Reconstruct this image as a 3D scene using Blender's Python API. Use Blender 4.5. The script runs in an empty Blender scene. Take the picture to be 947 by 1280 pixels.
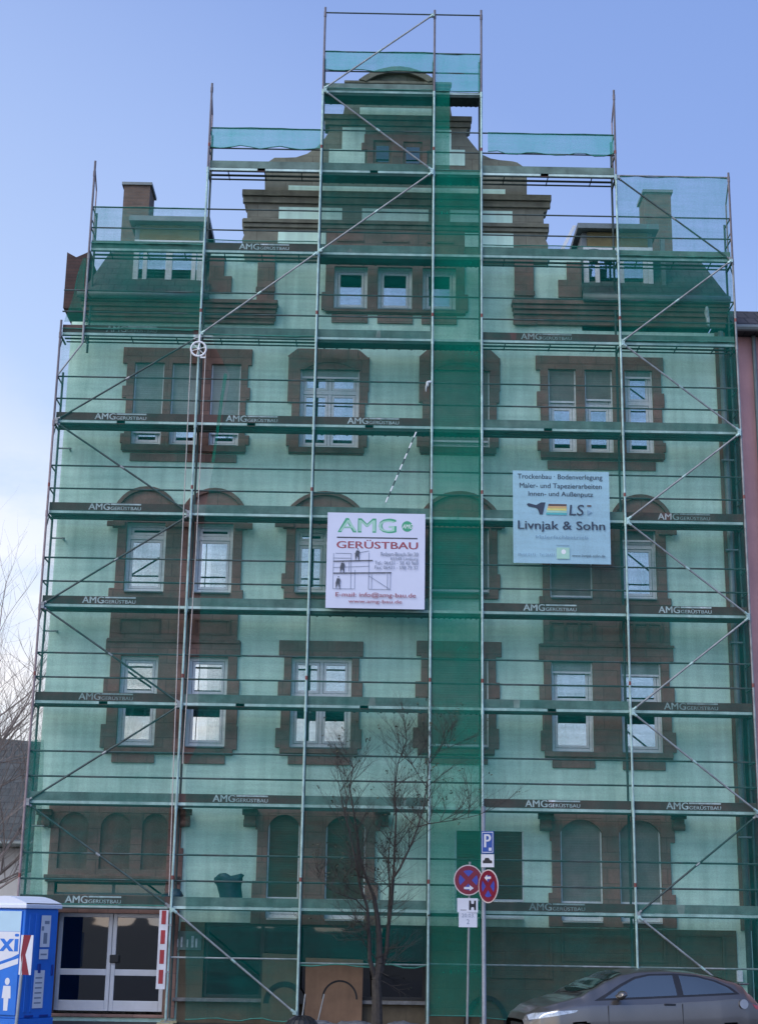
import bpy, bmesh, math, random
from mathutils import Vector, Matrix
random.seed(7)
PI = math.pi
C = bpy.context.scene.collection
SC = bpy.context.scene

# ------------------------------------------------------------------ camera calibration (solved from the scaffold's 2 m lifts)
F, CX, CY = 2315.29, 479.94, 359.01
CAM = Vector((-1.35554, -39.09447, 2.0))
YAW, PITCH, ROLL = .00689623, .32973333, .01612890
def cam_axes():
    cy, sy, cp, sp = math.cos(YAW), math.sin(YAW), math.cos(PITCH), math.sin(PITCH)
    f = Vector((sy*cp, cy*cp, sp)); r = Vector((cy, -sy, 0)); u = r.cross(f)
    cr, sr = math.cos(ROLL), math.sin(ROLL)
    return cr*r + sr*u, -sr*r + cr*u, f
AR, AU, AF = cam_axes()
def at(x, y, Y):
    """point of the photograph on the vertical plane at depth Y, in metres"""
    d = AR*((x-CX)/F) + AU*((CY-y)/F) + AF
    return CAM + d*((Y-CAM.y)/d.y)

# ------------------------------------------------------------------ materials
def nodes(name):
    m = bpy.data.materials.new(name); m.use_nodes = True
    nt = m.node_tree
    return m, nt, nt.nodes['Principled BSDF']
def mat(name, col, rough=.7, var=.18, scale=3.0, metal=0, bump=0.0, bscale=None, spec=None, streak=0, coat=0):
    m, nt, b = nodes(name)
    b.inputs['Roughness'].default_value = rough; b.inputs['Metallic'].default_value = metal
    if spec is not None: b.inputs['Specular IOR Level'].default_value = spec
    if coat: b.inputs['Coat Weight'].default_value = coat; b.inputs['Coat Roughness'].default_value = .05
    tc = nt.nodes.new('ShaderNodeTexCoord')
    n = nt.nodes.new('ShaderNodeTexNoise'); n.inputs['Scale'].default_value = scale; n.inputs['Detail'].default_value = 8; n.inputs['Roughness'].default_value = .62
    nt.links.new(tc.outputs['Object'], n.inputs['Vector'])
    cr = nt.nodes.new('ShaderNodeValToRGB')
    cr.color_ramp.elements[0].position = .3; cr.color_ramp.elements[1].position = .7
    cr.color_ramp.elements[0].color = (*[c*(1-var) for c in col], 1)
    cr.color_ramp.elements[1].color = (*[min(1, c*(1+var)) for c in col], 1)
    nt.links.new(n.outputs['Fac'], cr.inputs['Fac'])
    out = cr.outputs['Color']
    if streak:
        mp = nt.nodes.new('ShaderNodeMapping'); mp.inputs['Scale'].default_value = (5, 5, .35)
        nt.links.new(tc.outputs['Object'], mp.inputs['Vector'])
        n2 = nt.nodes.new('ShaderNodeTexNoise'); n2.inputs['Scale'].default_value = 1.0; n2.inputs['Detail'].default_value = 6
        nt.links.new(mp.outputs['Vector'], n2.inputs['Vector'])
        r2 = nt.nodes.new('ShaderNodeMapRange'); r2.inputs['From Min'].default_value = .42; r2.inputs['From Max'].default_value = .75
        r2.inputs['To Min'].default_value = 1; r2.inputs['To Max'].default_value = 1-streak
        nt.links.new(n2.outputs['Fac'], r2.inputs['Value'])
        mx = nt.nodes.new('ShaderNodeVectorMath'); mx.operation = 'SCALE'
        nt.links.new(out, mx.inputs[0]); nt.links.new(r2.outputs['Result'], mx.inputs['Scale'])
        out = mx.outputs['Vector']
    nt.links.new(out, b.inputs['Base Color'])
    if bump:
        bn = nt.nodes.new('ShaderNodeTexNoise'); bn.inputs['Scale'].default_value = bscale or scale*12; bn.inputs['Detail'].default_value = 5
        nt.links.new(tc.outputs['Object'], bn.inputs['Vector'])
        bp = nt.nodes.new('ShaderNodeBump'); bp.inputs['Strength'].default_value = bump; bp.inputs['Distance'].default_value = .02
        nt.links.new(bn.outputs['Fac'], bp.inputs['Height']); nt.links.new(bp.outputs['Normal'], b.inputs['Normal'])
    return m
def brickmat(name, c1, c2, mortar, bw, bh, ms=.012, rough=.85, axis='XZ', msmooth=.3):
    m, nt, b = nodes(name); b.inputs['Roughness'].default_value = rough
    tc = nt.nodes.new('ShaderNodeTexCoord')
    sx = nt.nodes.new('ShaderNodeSeparateXYZ'); cb = nt.nodes.new('ShaderNodeCombineXYZ')
    nt.links.new(tc.outputs['Object'], sx.inputs[0])
    nt.links.new(sx.outputs[axis[0]], cb.inputs['X']); nt.links.new(sx.outputs[axis[1]], cb.inputs['Y'])
    br = nt.nodes.new('ShaderNodeTexBrick'); br.inputs['Scale'].default_value = 1
    br.inputs['Brick Width'].default_value = bw; br.inputs['Row Height'].default_value = bh
    br.inputs['Mortar Size'].default_value = ms; br.inputs['Mortar Smooth'].default_value = msmooth
    br.inputs['Color1'].default_value = (*c1, 1); br.inputs['Color2'].default_value = (*c2, 1); br.inputs['Mortar'].default_value = (*mortar, 1)
    nt.links.new(cb.outputs[0], br.inputs['Vector'])
    n = nt.nodes.new('ShaderNodeTexNoise'); n.inputs['Scale'].default_value = 2.2; n.inputs['Detail'].default_value = 9; n.inputs['Roughness'].default_value = .7
    nt.links.new(tc.outputs['Object'], n.inputs['Vector'])
    r = nt.nodes.new('ShaderNodeMapRange'); r.inputs['From Min'].default_value = .3; r.inputs['From Max'].default_value = .7
    r.inputs['To Min'].default_value = .68; r.inputs['To Max'].default_value = 1.25
    nt.links.new(n.outputs['Fac'], r.inputs['Value'])
    mx = nt.nodes.new('ShaderNodeVectorMath'); mx.operation = 'SCALE'
    nt.links.new(br.outputs['Color'], mx.inputs[0]); nt.links.new(r.outputs['Result'], mx.inputs['Scale'])
    nt.links.new(mx.outputs['Vector'], b.inputs['Base Color'])
    bn = nt.nodes.new('ShaderNodeTexNoise'); bn.inputs['Scale'].default_value = 30; bn.inputs['Detail'].default_value = 4
    nt.links.new(tc.outputs['Object'], bn.inputs['Vector'])
    ad = nt.nodes.new('ShaderNodeMath'); ad.operation = 'MULTIPLY_ADD'; ad.inputs[1].default_value = .35
    nt.links.new(bn.outputs['Fac'], ad.inputs[0])
    iv = nt.nodes.new('ShaderNodeMath'); iv.operation = 'SUBTRACT'; iv.inputs[0].default_value = 1
    nt.links.new(br.outputs['Fac'], iv.inputs[1]); nt.links.new(iv.outputs[0], ad.inputs[2])
    bp = nt.nodes.new('ShaderNodeBump'); bp.inputs['Strength'].default_value = .35; bp.inputs['Distance'].default_value = .012
    nt.links.new(ad.outputs[0], bp.inputs['Height']); nt.links.new(bp.outputs['Normal'], b.inputs['Normal'])
    return m
def slatmat(name, col, pitch=.05, depth=.5, rough=.55):
    m, nt, b = nodes(name); b.inputs['Roughness'].default_value = rough
    tc = nt.nodes.new('ShaderNodeTexCoord')
    w = nt.nodes.new('ShaderNodeTexWave'); w.wave_type = 'BANDS'; w.bands_direction = 'Z'; w.wave_profile = 'SAW'
    w.inputs['Scale'].default_value = .314/pitch; w.inputs['Distortion'].default_value = 0
    nt.links.new(tc.outputs['Object'], w.inputs['Vector'])
    n = nt.nodes.new('ShaderNodeTexNoise'); n.inputs['Scale'].default_value = 2.5; n.inputs['Detail'].default_value = 6
    nt.links.new(tc.outputs['Object'], n.inputs['Vector'])
    r = nt.nodes.new('ShaderNodeMapRange'); r.inputs['From Min'].default_value = .3; r.inputs['From Max'].default_value = .7; r.inputs['To Min'].default_value = .75; r.inputs['To Max'].default_value = 1.2
    nt.links.new(n.outputs['Fac'], r.inputs['Value'])
    mx = nt.nodes.new('ShaderNodeVectorMath'); mx.operation = 'SCALE'; mx.inputs[0].default_value = col
    nt.links.new(r.outputs['Result'], mx.inputs['Scale']); nt.links.new(mx.outputs['Vector'], b.inputs['Base Color'])
    bp = nt.nodes.new('ShaderNodeBump'); bp.inputs['Strength'].default_value = depth; bp.inputs['Distance'].default_value = .02
    nt.links.new(w.outputs['Fac'], bp.inputs['Height']); nt.links.new(bp.outputs['Normal'], b.inputs['Normal'])
    return m
def glassmat(name, tint, refl=.32, rough=.015, gc=(.9, .95, 1), wav=.06):
    m = bpy.data.materials.new(name); m.use_nodes = True; nt = m.node_tree
    nt.nodes.remove(nt.nodes['Principled BSDF']); o = nt.nodes['Material Output']
    g = nt.nodes.new('ShaderNodeBsdfGlossy'); g.inputs['Roughness'].default_value = rough; g.inputs['Color'].default_value = (*gc, 1)
    t = nt.nodes.new('ShaderNodeBsdfTransparent'); t.inputs['Color'].default_value = (*tint, 1)
    lw = nt.nodes.new('ShaderNodeLayerWeight'); lw.inputs['Blend'].default_value = .25
    mr = nt.nodes.new('ShaderNodeMapRange'); mr.inputs['To Min'].default_value = refl; mr.inputs['To Max'].default_value = .95
    nt.links.new(lw.outputs['Facing'], mr.inputs['Value'])
    n = nt.nodes.new('ShaderNodeTexNoise'); n.inputs['Scale'].default_value = .9
    tc = nt.nodes.new('ShaderNodeTexCoord'); nt.links.new(tc.outputs['Object'], n.inputs['Vector'])
    bp = nt.nodes.new('ShaderNodeBump'); bp.inputs['Strength'].default_value = wav; bp.inputs['Distance'].default_value = .05
    nt.links.new(n.outputs['Fac'], bp.inputs['Height']); nt.links.new(bp.outputs['Normal'], g.inputs['Normal'])
    mx = nt.nodes.new('ShaderNodeMixShader')
    nt.links.new(mr.outputs['Result'], mx.inputs['Fac']); nt.links.new(t.outputs[0], mx.inputs[1]); nt.links.new(g.outputs[0], mx.inputs[2])
    nt.links.new(mx.outputs[0], o.inputs['Surface'])
    return m
def netmat(name, col, cov_lo, cov_hi, transl=.5):
    """debris netting: part of each square metre is open mesh, the rest green strands"""
    m = bpy.data.materials.new(name); m.use_nodes = True; nt = m.node_tree
    nt.nodes.remove(nt.nodes['Principled BSDF']); o = nt.nodes['Material Output']
    tc = nt.nodes.new('ShaderNodeTexCoord')
    mp = nt.nodes.new('ShaderNodeMapping'); mp.inputs['Scale'].default_value = (1.0, 1.0, .25); nt.links.new(tc.outputs['Object'], mp.inputs['Vector'])
    n = nt.nodes.new('ShaderNodeTexNoise'); n.inputs['Scale'].default_value = 2.0; n.inputs['Detail'].default_value = 7; n.inputs['Roughness'].default_value = .65
    nt.links.new(mp.outputs['Vector'], n.inputs['Vector'])
    r = nt.nodes.new('ShaderNodeMapRange'); r.inputs['From Min'].default_value = .3; r.inputs['From Max'].default_value = .7
    r.inputs['To Min'].default_value = cov_lo; r.inputs['To Max'].default_value = cov_hi
    nt.links.new(n.outputs['Fac'], r.inputs['Value'])
    acc = r.outputs['Result']
    for scl, ns, a0, b0, amt in (((.35, 1, 5), 1.6, .35, .65, .08), ((6, 1, .5), 1.2, .5, .75, .05), ((1, 1, 1), 34, .3, .7, .08), ((1, 1, 1), 1.1, .4, .7, .09)):
        m3 = nt.nodes.new('ShaderNodeMapping'); m3.inputs['Scale'].default_value = scl; nt.links.new(tc.outputs['Object'], m3.inputs['Vector'])
        n3 = nt.nodes.new('ShaderNodeTexNoise'); n3.inputs['Scale'].default_value = ns; n3.inputs['Detail'].default_value = 4; nt.links.new(m3.outputs['Vector'], n3.inputs['Vector'])
        r3 = nt.nodes.new('ShaderNodeMapRange'); r3.inputs['From Min'].default_value = a0; r3.inputs['From Max'].default_value = b0
        r3.inputs['To Min'].default_value = -amt*.5; r3.inputs['To Max'].default_value = amt; nt.links.new(n3.outputs['Fac'], r3.inputs['Value'])
        ad3 = nt.nodes.new('ShaderNodeMath'); ad3.operation = 'ADD'; nt.links.new(acc, ad3.inputs[0]); nt.links.new(r3.outputs['Result'], ad3.inputs[1]); acc = ad3.outputs[0]
    d = nt.nodes.new('ShaderNodeBsdfDiffuse'); d.inputs['Color'].default_value = (*col, 1)
    tl = nt.nodes.new('ShaderNodeBsdfTranslucent'); tl.inputs['Color'].default_value = (*[min(1, c*1.1) for c in col], 1)
    a = nt.nodes.new('ShaderNodeMixShader'); a.inputs['Fac'].default_value = transl
    nt.links.new(d.outputs[0], a.inputs[1]); nt.links.new(tl.outputs[0], a.inputs[2])
    t = nt.nodes.new('ShaderNodeBsdfTransparent')
    mx = nt.nodes.new('ShaderNodeMixShader')
    nt.links.new(acc, mx.inputs['Fac']); nt.links.new(t.outputs[0], mx.inputs[1]); nt.links.new(a.outputs[0], mx.inputs[2])
    nt.links.new(mx.outputs[0], o.inputs['Surface'])
    return m

M = {}
M['plaster'] = mat('mint_plaster', (.62, .88, .73), .9, .09, .8, bump=.4, bscale=45, streak=.22)
M['stone'] = brickmat('red_brown_sandstone', (.265, .155, .122), (.215, .128, .102), (.15, .098, .08), .62, .31, .010)
M['stone_dark'] = mat('weathered_moulding_stone', (.195, .12, .093), .9, .3, 2.5, bump=.4, bscale=25, streak=.3)
M['gstone'] = brickmat('weathered_olive_grey_stone', (.20, .205, .155), (.175, .18, .135), (.14, .14, .105), .62, .31, .010)
M['gstone_d'] = mat('mossy_gable_moulding', (.16, .165, .122), .9, .35, 2.5, bump=.4, bscale=25, streak=.3)
M['plinth'] = brickmat('olive_brown_plinth_stone', (.115, .090, .056), (.104, .082, .052), (.086, .07, .047), .8, .36, .008)
M['pvc'] = mat('white_window_plastic', (.74, .77, .78), .4, .05, 3)
M['glass'] = glassmat('window_glass', (.72, .82, .82), .34)
M['glass_dark'] = glassmat('dark_shop_glass', (.10, .13, .15), .10)
M['curtain'] = mat('net_curtain', (.50, .58, .58), .9, .18, 6)
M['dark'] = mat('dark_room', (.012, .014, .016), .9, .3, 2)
M['sh_brown'] = slatmat('olive_brown_roller_shutter', (.085, .068, .042))
M['sh_green'] = slatmat('grey_green_roller_shutter', (.30, .38, .35))
M['sh_grey'] = slatmat('grey_brown_roller_shutter', (.23, .235, .21))
M['slate'] = brickmat('dark_slate_roof', (.06, .068, .066), (.08, .088, .085), (.03, .032, .032), .3, .2, .01)
M['chim'] = brickmat('sooty_chimney_brick', (.17, .115, .085), (.11, .085, .065), (.12, .10, .085), .25, .08, .008)
M['brickred'] = brickmat('dark_red_fire_wall_brick', (.075, .042, .036), (.055, .033, .03), (.045, .033, .03), .25, .08, .008, axis='YZ')
M['ochre'] = mat('ochre_dormer_board', (.15, .13, .06), .8, .25, 3)
M['zinc'] = mat('zinc_sheet', (.16, .19, .19), .55, .2, 3, metal=.3)
M['galv'] = mat('galvanised_tube', (.27, .29, .29), .55, .3, 6, metal=.3, streak=.2)
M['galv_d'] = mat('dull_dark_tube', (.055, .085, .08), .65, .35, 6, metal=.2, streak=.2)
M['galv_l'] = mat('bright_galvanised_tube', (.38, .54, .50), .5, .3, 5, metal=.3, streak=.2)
M['rust'] = mat('rusty_old_tube', (.28, .22, .22), .7, .3, 5, metal=.2)
M['edge'] = mat('aluminium_deck_edge', (.50, .66, .60), .5, .2, 3, metal=.2, streak=.25)
M['plank'] = mat('worn_deck_plank', (.03, .055, .048), .85, .35, 2.2, bump=.3, streak=.2)
M['toe_b'] = mat('brown_stained_toe_board', (.085, .05, .042), .8, .3, 2.5, streak=.2)
M['toe_g'] = mat('weathered_grey_toe_board', (.14, .215, .185), .85, .4, 2.2, streak=.25)
M['white'] = mat('white_paint', (.78, .79, .79), .5, .06, 4)
M['letter'] = mat('worn_white_lettering', (.50, .55, .55), .7, .4, 9)
M['net'] = netmat('green_debris_net', (.008, .245, .20), .20, .28)
M['netu'] = netmat('thicker_green_debris_net', (.014, .27, .20), .32, .42)
M['net2'] = netmat('dense_green_debris_net', (.006, .33, .22), .42, .54)
M['band'] = netmat('folded_green_net', (.12, .62, .54), .42, .58, .6)
M['thin'] = netmat('thin_pale_net', (.16, .42, .40), .12, .22, .6)
M['thin2'] = netmat('pale_green_net', (.12, .52, .40), .27, .35, .72)
M['asphalt'] = mat('asphalt', (.05, .05, .053), .9, .3, 8, bump=.5, bscale=120)
M['paving'] = brickmat('dark_paving', (.035, .036, .039), (.028, .029, .032), (.02, .02, .02), .4, .4, .01, axis='XY')
M['kerb'] = mat('granite_kerb', (.17, .17, .17), .85, .3, 10)
M['earth'] = mat('bare_ground', (.07, .065, .05), .95, .3, 4)
M['bark'] = mat('dark_bark', (.045, .038, .032), .9, .45, 14, bump=.6, bscale=40)
M['bark_far'] = mat('pale_brown_twigs', (.22, .19, .18), .9, .3, 8)
M['leaf'] = mat('withered_leaf', (.045, .05, .025), .8, .4, 8)
M['pink'] = mat('old_rose_render', (.50, .28, .28), .9, .10, 1.2, bump=.2, bscale=60, streak=.1)
M['tile'] = brickmat('dark_pantile_roof', (.05, .045, .048), (.07, .06, .06), (.02, .02, .02), .24, .32, .02)
M['cream'] = mat('pale_house_render', (.60, .60, .60), .9, .1, 1.5, streak=.1)

# ------------------------------------------------------------------ object helpers
def link(name, me, parent=None, m=None, smooth=False):
    o = bpy.data.objects.new(name, me); C.objects.link(o)
    if parent: o.parent = parent
    if m is not None:
        for k in (m if isinstance(m, (list, tuple)) else [m]): me.materials.append(k)
    if smooth:
        for p in me.polygons: p.use_smooth = True
    return o
class MB:
    def __init__(s): s.v = []; s.f = []; s.mi = []; s.cur = 0
    def face(s, pts, mi=None):
        n = len(s.v); s.v += [tuple(p) for p in pts]; s.f.append(list(range(n, n+len(pts)))); s.mi.append(s.cur if mi is None else mi)
    def box(s, x0, x1, y0, y1, z0, z1, mi=None, T=None):
        c = [(x, y, z) for z in (z0, z1) for y in (y0, y1) for x in (x0, x1)]
        if T: c = [tuple(T @ Vector(p)) for p in c]
        n = len(s.v); s.v += c
        for q in ((0, 2, 3, 1), (4, 5, 7, 6), (0, 1, 5, 4), (2, 6, 7, 3), (0, 4, 6, 2), (1, 3, 7, 5)):
            s.f.append([n+i for i in q]); s.mi.append(s.cur if mi is None else mi)
        return s
    def tube(s, a, b, r, r2=None, n=8, mi=None, cap=True):
        a, b = Vector(a), Vector(b); r2 = r if r2 is None else r2
        d = (b-a)
        if d.length < 1e-6: return s
        d.normalize(); u = d.orthogonal().normalized(); w = d.cross(u)
        k = len(s.v); mi = s.cur if mi is None else mi
        for p, q in ((a, r), (b, r2)):
            for i in range(n):
                t = 2*PI*i/n; s.v.append(tuple(p+u*(q*math.cos(t))+w*(q*math.sin(t))))
        for i in range(n):
            j = (i+1) % n; s.f.append([k+i, k+j, k+n+j, k+n+i]); s.mi.append(mi)
        if cap:
            s.f.append([k+i for i in range(n)][::-1]); s.f.append([k+n+i for i in range(n)]); s.mi += [mi, mi]
        return s
    def path(s, pts, rs, n=6, mi=None):
        for i in range(len(pts)-1):
            s.tube(pts[i], pts[i+1], rs[i], rs[i+1], n, mi, cap=(i in (0, len(pts)-2)))
        return s
    def prism(s, poly, y0, y1, mi=None):
        """polygon of (x, z) extruded from y0 (front) to y1"""
        mi = s.cur if mi is None else mi
        n = len(s.v); k = len(poly)
        s.v += [(x, y0, z) for x, z in poly] + [(x, y1, z) for x, z in poly]
        s.f.append([n+i for i in range(k)]); s.f.append([n+k+i for i in range(k)][::-1]); s.mi += [mi, mi]
        for i in range(k):
            j = (i+1) % k; s.f.append([n+i, n+k+i, n+k+j, n+j]); s.mi.append(mi)
        return s
    def build(s, name, m, parent=None, smooth=False, bevel=0, fix=True):
        me = bpy.data.meshes.new(name); me.from_pydata(s.v, [], s.f); me.update()
        if fix:
            bm = bmesh.new(); bm.from_mesh(me)
            bmesh.ops.recalc_face_normals(bm, faces=bm.faces); bm.to_mesh(me); bm.free()
        o = link(name, me, parent, m, smooth)
        for p, i in zip(me.polygons, s.mi): p.material_index = i
        if bevel:
            b = o.modifiers.new('bevel', 'BEVEL'); b.width = bevel; b.segments = 2; b.limit_method = 'ANGLE'; b.angle_limit = .6
        return o
def plate(name, plus, minus, y0, y1, m, parent=None, bevel=0, back=False):
    """union of rectangles (x0, x1, z0, z1) less other rectangles, as one plate from y0 (front) to y1 (back)"""
    xs = sorted({round(v, 4) for r in plus+minus for v in r[:2]}); zs = sorted({round(v, 4) for r in plus+minus for v in r[2:]})
    def inside(i, j):
        if i < 0 or j < 0 or i >= len(xs)-1 or j >= len(zs)-1: return False
        x, z = (xs[i]+xs[i+1])/2, (zs[j]+zs[j+1])/2
        h = lambda r: r[0] < x < r[1] and r[2] < z < r[3]
        return any(h(r) for r in plus) and not any(h(r) for r in minus)
    vid = {}; V = []; Fc = []
    def vv(i, j, k):
        if (i, j, k) not in vid: vid[(i, j, k)] = len(V); V.append((xs[i], (y0, y1)[k], zs[j]))
        return vid[(i, j, k)]
    for i in range(len(xs)-1):
        for j in range(len(zs)-1):
            if not inside(i, j): continue
            Fc.append([vv(i, j, 0), vv(i+1, j, 0), vv(i+1, j+1, 0), vv(i, j+1, 0)])
            if back: Fc.append([vv(i, j, 1), vv(i, j+1, 1), vv(i+1, j+1, 1), vv(i+1, j, 1)])
            for di, dj, a, b in ((-1, 0, (i, j+1), (i, j)), (1, 0, (i+1, j), (i+1, j+1)), (0, -1, (i, j), (i+1, j)), (0, 1, (i+1, j+1), (i, j+1))):
                if not inside(i+di, j+dj): Fc.append([vv(*a, 0), vv(*a, 1), vv(*b, 1), vv(*b, 0)])
    me = bpy.data.meshes.new(name); me.from_pydata(V, [], Fc); me.update()
    o = link(name, me, parent, m)
    if bevel:
        b = o.modifiers.new('bevel', 'BEVEL'); b.width = bevel; b.segments = 2; b.limit_method = 'ANGLE'; b.angle_limit = .6
    return o
def empty(name, loc=(0, 0, 0), rz=0):
    o = bpy.data.objects.new(name, None); C.objects.link(o); o.location = loc; o.rotation_euler = (0, 0, rz); o.empty_display_size = .2
    return o
def tag(o, label, cat, group=None, kind=None):
    o['label'] = label; o['category'] = cat
    if group: o['group'] = group
    if kind: o['kind'] = kind
    return o
def struct(o):
    o['kind'] = 'structure'; return o
def text_faces(mb, s, x0, x1, z0, z1, y, mi, bold=.0, shear=0, T=None, fit=True, align='L'):
    """lettering fitted into the rectangle x0..x1, z0..z1 on the plane y, added to mb"""
    cu = bpy.data.curves.new('lettering_curve', 'FONT'); cu.body = s; cu.size = 1; cu.shear = shear; cu.resolution_u = 3
    o = bpy.data.objects.new('lettering_curve', cu); C.objects.link(o)
    dg = bpy.context.evaluated_depsgraph_get(); dg.update()
    me = bpy.data.meshes.new_from_object(o.evaluated_get(dg))
    xs = [v.co.x for v in me.vertices]; ys = [v.co.y for v in me.vertices]
    a, b, c, d = min(xs), max(xs), min(ys), max(ys)
    sx, sz = (x1-x0)/(b-a), (z1-z0)/(d-c)
    if not fit: sx = min(sx, sz); 
    offs = [0] if not bold else [-bold*(z1-z0), 0, bold*(z1-z0)]
    for n_, dx in enumerate(offs):
        k = len(mb.v)
        for v in me.vertices:
            p = Vector((x0+(v.co.x-a)*sx+dx, y-.00012*n_, z0+(v.co.y-c)*sz))
            mb.v.append(tuple(T @ p) if T else tuple(p))
        for p in me.polygons: mb.f.append([k+i for i in p.vertices]); mb.mi.append(mi)
    bpy.data.objects.remove(o); bpy.data.curves.remove(cu); bpy.data.meshes.remove(me)

# ------------------------------------------------------------------ the apartment building
YW = .98                       # front of the plastered wall; the scaffold's outer tubes stand at y = 0
B = tag(empty('apartment_building', (0, YW, 0)), 'tall old apartment house with mint plaster, brown stone trim and curved gable behind scaffolding', 'building')
def P(o):                      # parts are written in world metres; the building's Empty stands on its own base
    o.location.y -= YW; return o
def q(v): return round(v*50)/50
class Cl:
    """a cluster of rectangles read from the photograph on the wall plane, squared up"""
    def __init__(s, xm, Y=YW): s.xm = xm; s.Y = Y
    def z(s, y): return q(at(s.xm, y, s.Y).z)
    def r(s, x0, y0, x1, y1):
        ym = (y0+y1)/2
        return (q(at(x0, ym, s.Y).x), q(at(x1, ym, s.Y).x), s.z(y1), s.z(y0))
HOLES = []                     # openings in the plaster wall
def arch_pts(x0, x1, zs, zt, n=14):
    """segmental arch from (x0, zs) over its crown zt to (x1, zs)"""
    w, h = (x1-x0)/2, zt-zs; R = (w*w+h*h)/(2*h); cz = zt-R; a = math.asin(min(1, w/R))
    if h > w: a = PI-a
    cx = (x0+x1)/2
    return [(cx+R*math.sin(-a+2*a*i/n), cz+R*math.cos(-a+2*a*i/n)) for i in range(n+1)]
SILL_N = [0]
def window(op, style='single', shutter=0, shmat='sh_green', curtain=True, tr=None, sill=True, arch=0, dark=.0, Y=None, hole=True):
    """a white framed window in the opening op, its frame the mesh itself"""
    x0, x1, z0, z1 = op
    if hole: HOLES.append(op)
    y = (YW+.13) if Y is None else Y
    f = MB(); w = .075; W, H = x1-x0, z1-z0
    def fr(a, b, c, d, w, y0, y1):
        f.box(a, a+w, y0, y1, c, d); f.box(b-w, b, y0, y1, c, d); f.box(a+w, b-w, y0, y1, c, c+w); f.box(a+w, b-w, y0, y1, d-w, d)
    fr(x0, x1, z0, z1, w, y-.035, y+.04)
    ztr = z0+H*tr if tr else None
    cells = []
    xm = (x0+x1)/2
    i0, i1, j0, j1 = x0+w, x1-w, z0+w, z1-w
    if ztr:
        f.box(i0, i1, y-.038, y+.038, ztr-.045, ztr+.045)
        rows = [(j0, ztr-.045), (ztr+.045, j1)]
    else: rows = [(j0, j1)]
    for k, (a, b) in enumerate(rows):
        cols = [(i0, i1)]
        if style == 'double': 
            f.box(xm-.035, xm+.035, y-.036, y+.036, a, b); cols = [(i0, xm-.035), (xm+.035, i1)]
        for c, d in cols:
            fr(c+.008, d-.008, a+.008, b-.008, .055, y-.024, y+.03); cells.append((c+.06, d-.06, a+.06, b-.06))
    o = P(f.build('window', M['pvc'], B, bevel=.006))
    g = MB()
    for c, d, a, b in cells: g.box(c, d, y+.0, y+.012, a, b)
    g.build('pane', M['glass'], o)
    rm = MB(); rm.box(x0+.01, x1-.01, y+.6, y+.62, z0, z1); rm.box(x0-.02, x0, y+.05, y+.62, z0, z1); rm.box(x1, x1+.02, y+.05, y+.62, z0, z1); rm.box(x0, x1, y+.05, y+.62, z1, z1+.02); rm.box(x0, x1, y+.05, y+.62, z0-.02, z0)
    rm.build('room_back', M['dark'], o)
    if curtain:
        SILL_N[0] += 1; kind = SILL_N[0] % 4
        cm = MB(); n = 28; zt = z1-.05-dark*H; zb = z0+.02
        for i in range(n):
            if kind == 1 and .34 < i/n < .62: continue
            if kind == 3 and i/n > .45 + .1*(SILL_N[0] % 3): continue
            xa, xb = x0+.03+(W-.06)*i/n, x0+.03+(W-.06)*(i+1)/n
            ya, yb = y+.13+.025*math.sin(i*1.9+x0*7), y+.13+.025*math.sin((i+1)*1.9+x0*7)
            cm.face([(xa, ya, zb), (xb, yb, zb), (xb, yb, zt), (xa, ya, zt)])
        cm.build('curtain', M['curtain'], o, fix=False)
    if shutter:
        zs = z1-H*shutter; s = MB()
        s.box(x0+.015, x1-.015, y-.085, y-.065, zs, z1)
        s.build('shutter', M[shmat], o)
        s = MB(); s.box(x0, x0+.03, y-.10, y-.05, z0, z1); s.box(x1-.03, x1, y-.10, y-.05, z0, z1)
        s.box(x0+.031, x1-.031, y-.095, y-.06, zs-.045, zs-.002)
        s.build('shutter_rail', M['pvc'], o)
    if sill:
        s = MB(); s.box(x0+.02, x1-.02, YW-.13, y-.036, z0-.035, z0-.005); s.build('sill', M['zinc'] if sill is True else M['pvc'], o, bevel=.004)
    return o
def surround(c, plus, ops, y0=YW-.07, name='window_surround', m='stone'):
    R = [c.r(*a) for a in plus]
    return P(plate(name, R, ops, y0, YW+.02, M[m], B, bevel=.012))
def apron(c, r, d=.05): 
    a = c.r(*r); P(MB().box(a[0], a[1], YW-d, YW+.01, a[2], a[3]).build('apron', M['stone'], B, bevel=.01))
def ledge(c, r, d=.14, name='window_ledge'):
    a = c.r(*r); P(MB().box(a[0], a[1], YW-d, YW-.072, a[2], a[3]).build(name, M['stone_dark'], B, bevel=.012))

# --- first upper floor (cluster by cluster)
c = Cl(215)
w1, w2 = c.r(148, 821, 196, 933), c.r(233, 821, 283, 933)
window(w1, 'single', tr=.56, dark=.16, curtain=True); window(w2, 'single', tr=.56, dark=.2)
surround(c, [(138, 764, 297, 802), (133, 801, 301, 820), (138, 819, 296, 850), (130, 849, 299, 869), (134, 868, 297, 909), (126, 907, 297, 936), (131, 935, 291, 943)], [w1, w2])
ledge(c, (131, 936, 291, 942)); apron(c, (139, 944, 193, 954)); apron(c, (230, 944, 281, 955))
ledge(c, (134, 800, 300, 804), .12, 'string_ledge')
for a, b in ((150, 201), (243, 288)):
    r = c.r(a, 774, b, 794); t = .035
    P(MB().box(r[0], r[1], YW-.10, YW-.072, r[3]-t, r[3]).box(r[0], r[1], YW-.10, YW-.072, r[2], r[2]+t).box(r[0], r[0]+t, YW-.10, YW-.072, r[2]+t, r[3]-t).box(r[1]-t, r[1], YW-.10, YW-.072, r[2]+t, r[3]-t).build('panel_moulding', M['stone_dark'], B))
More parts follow.
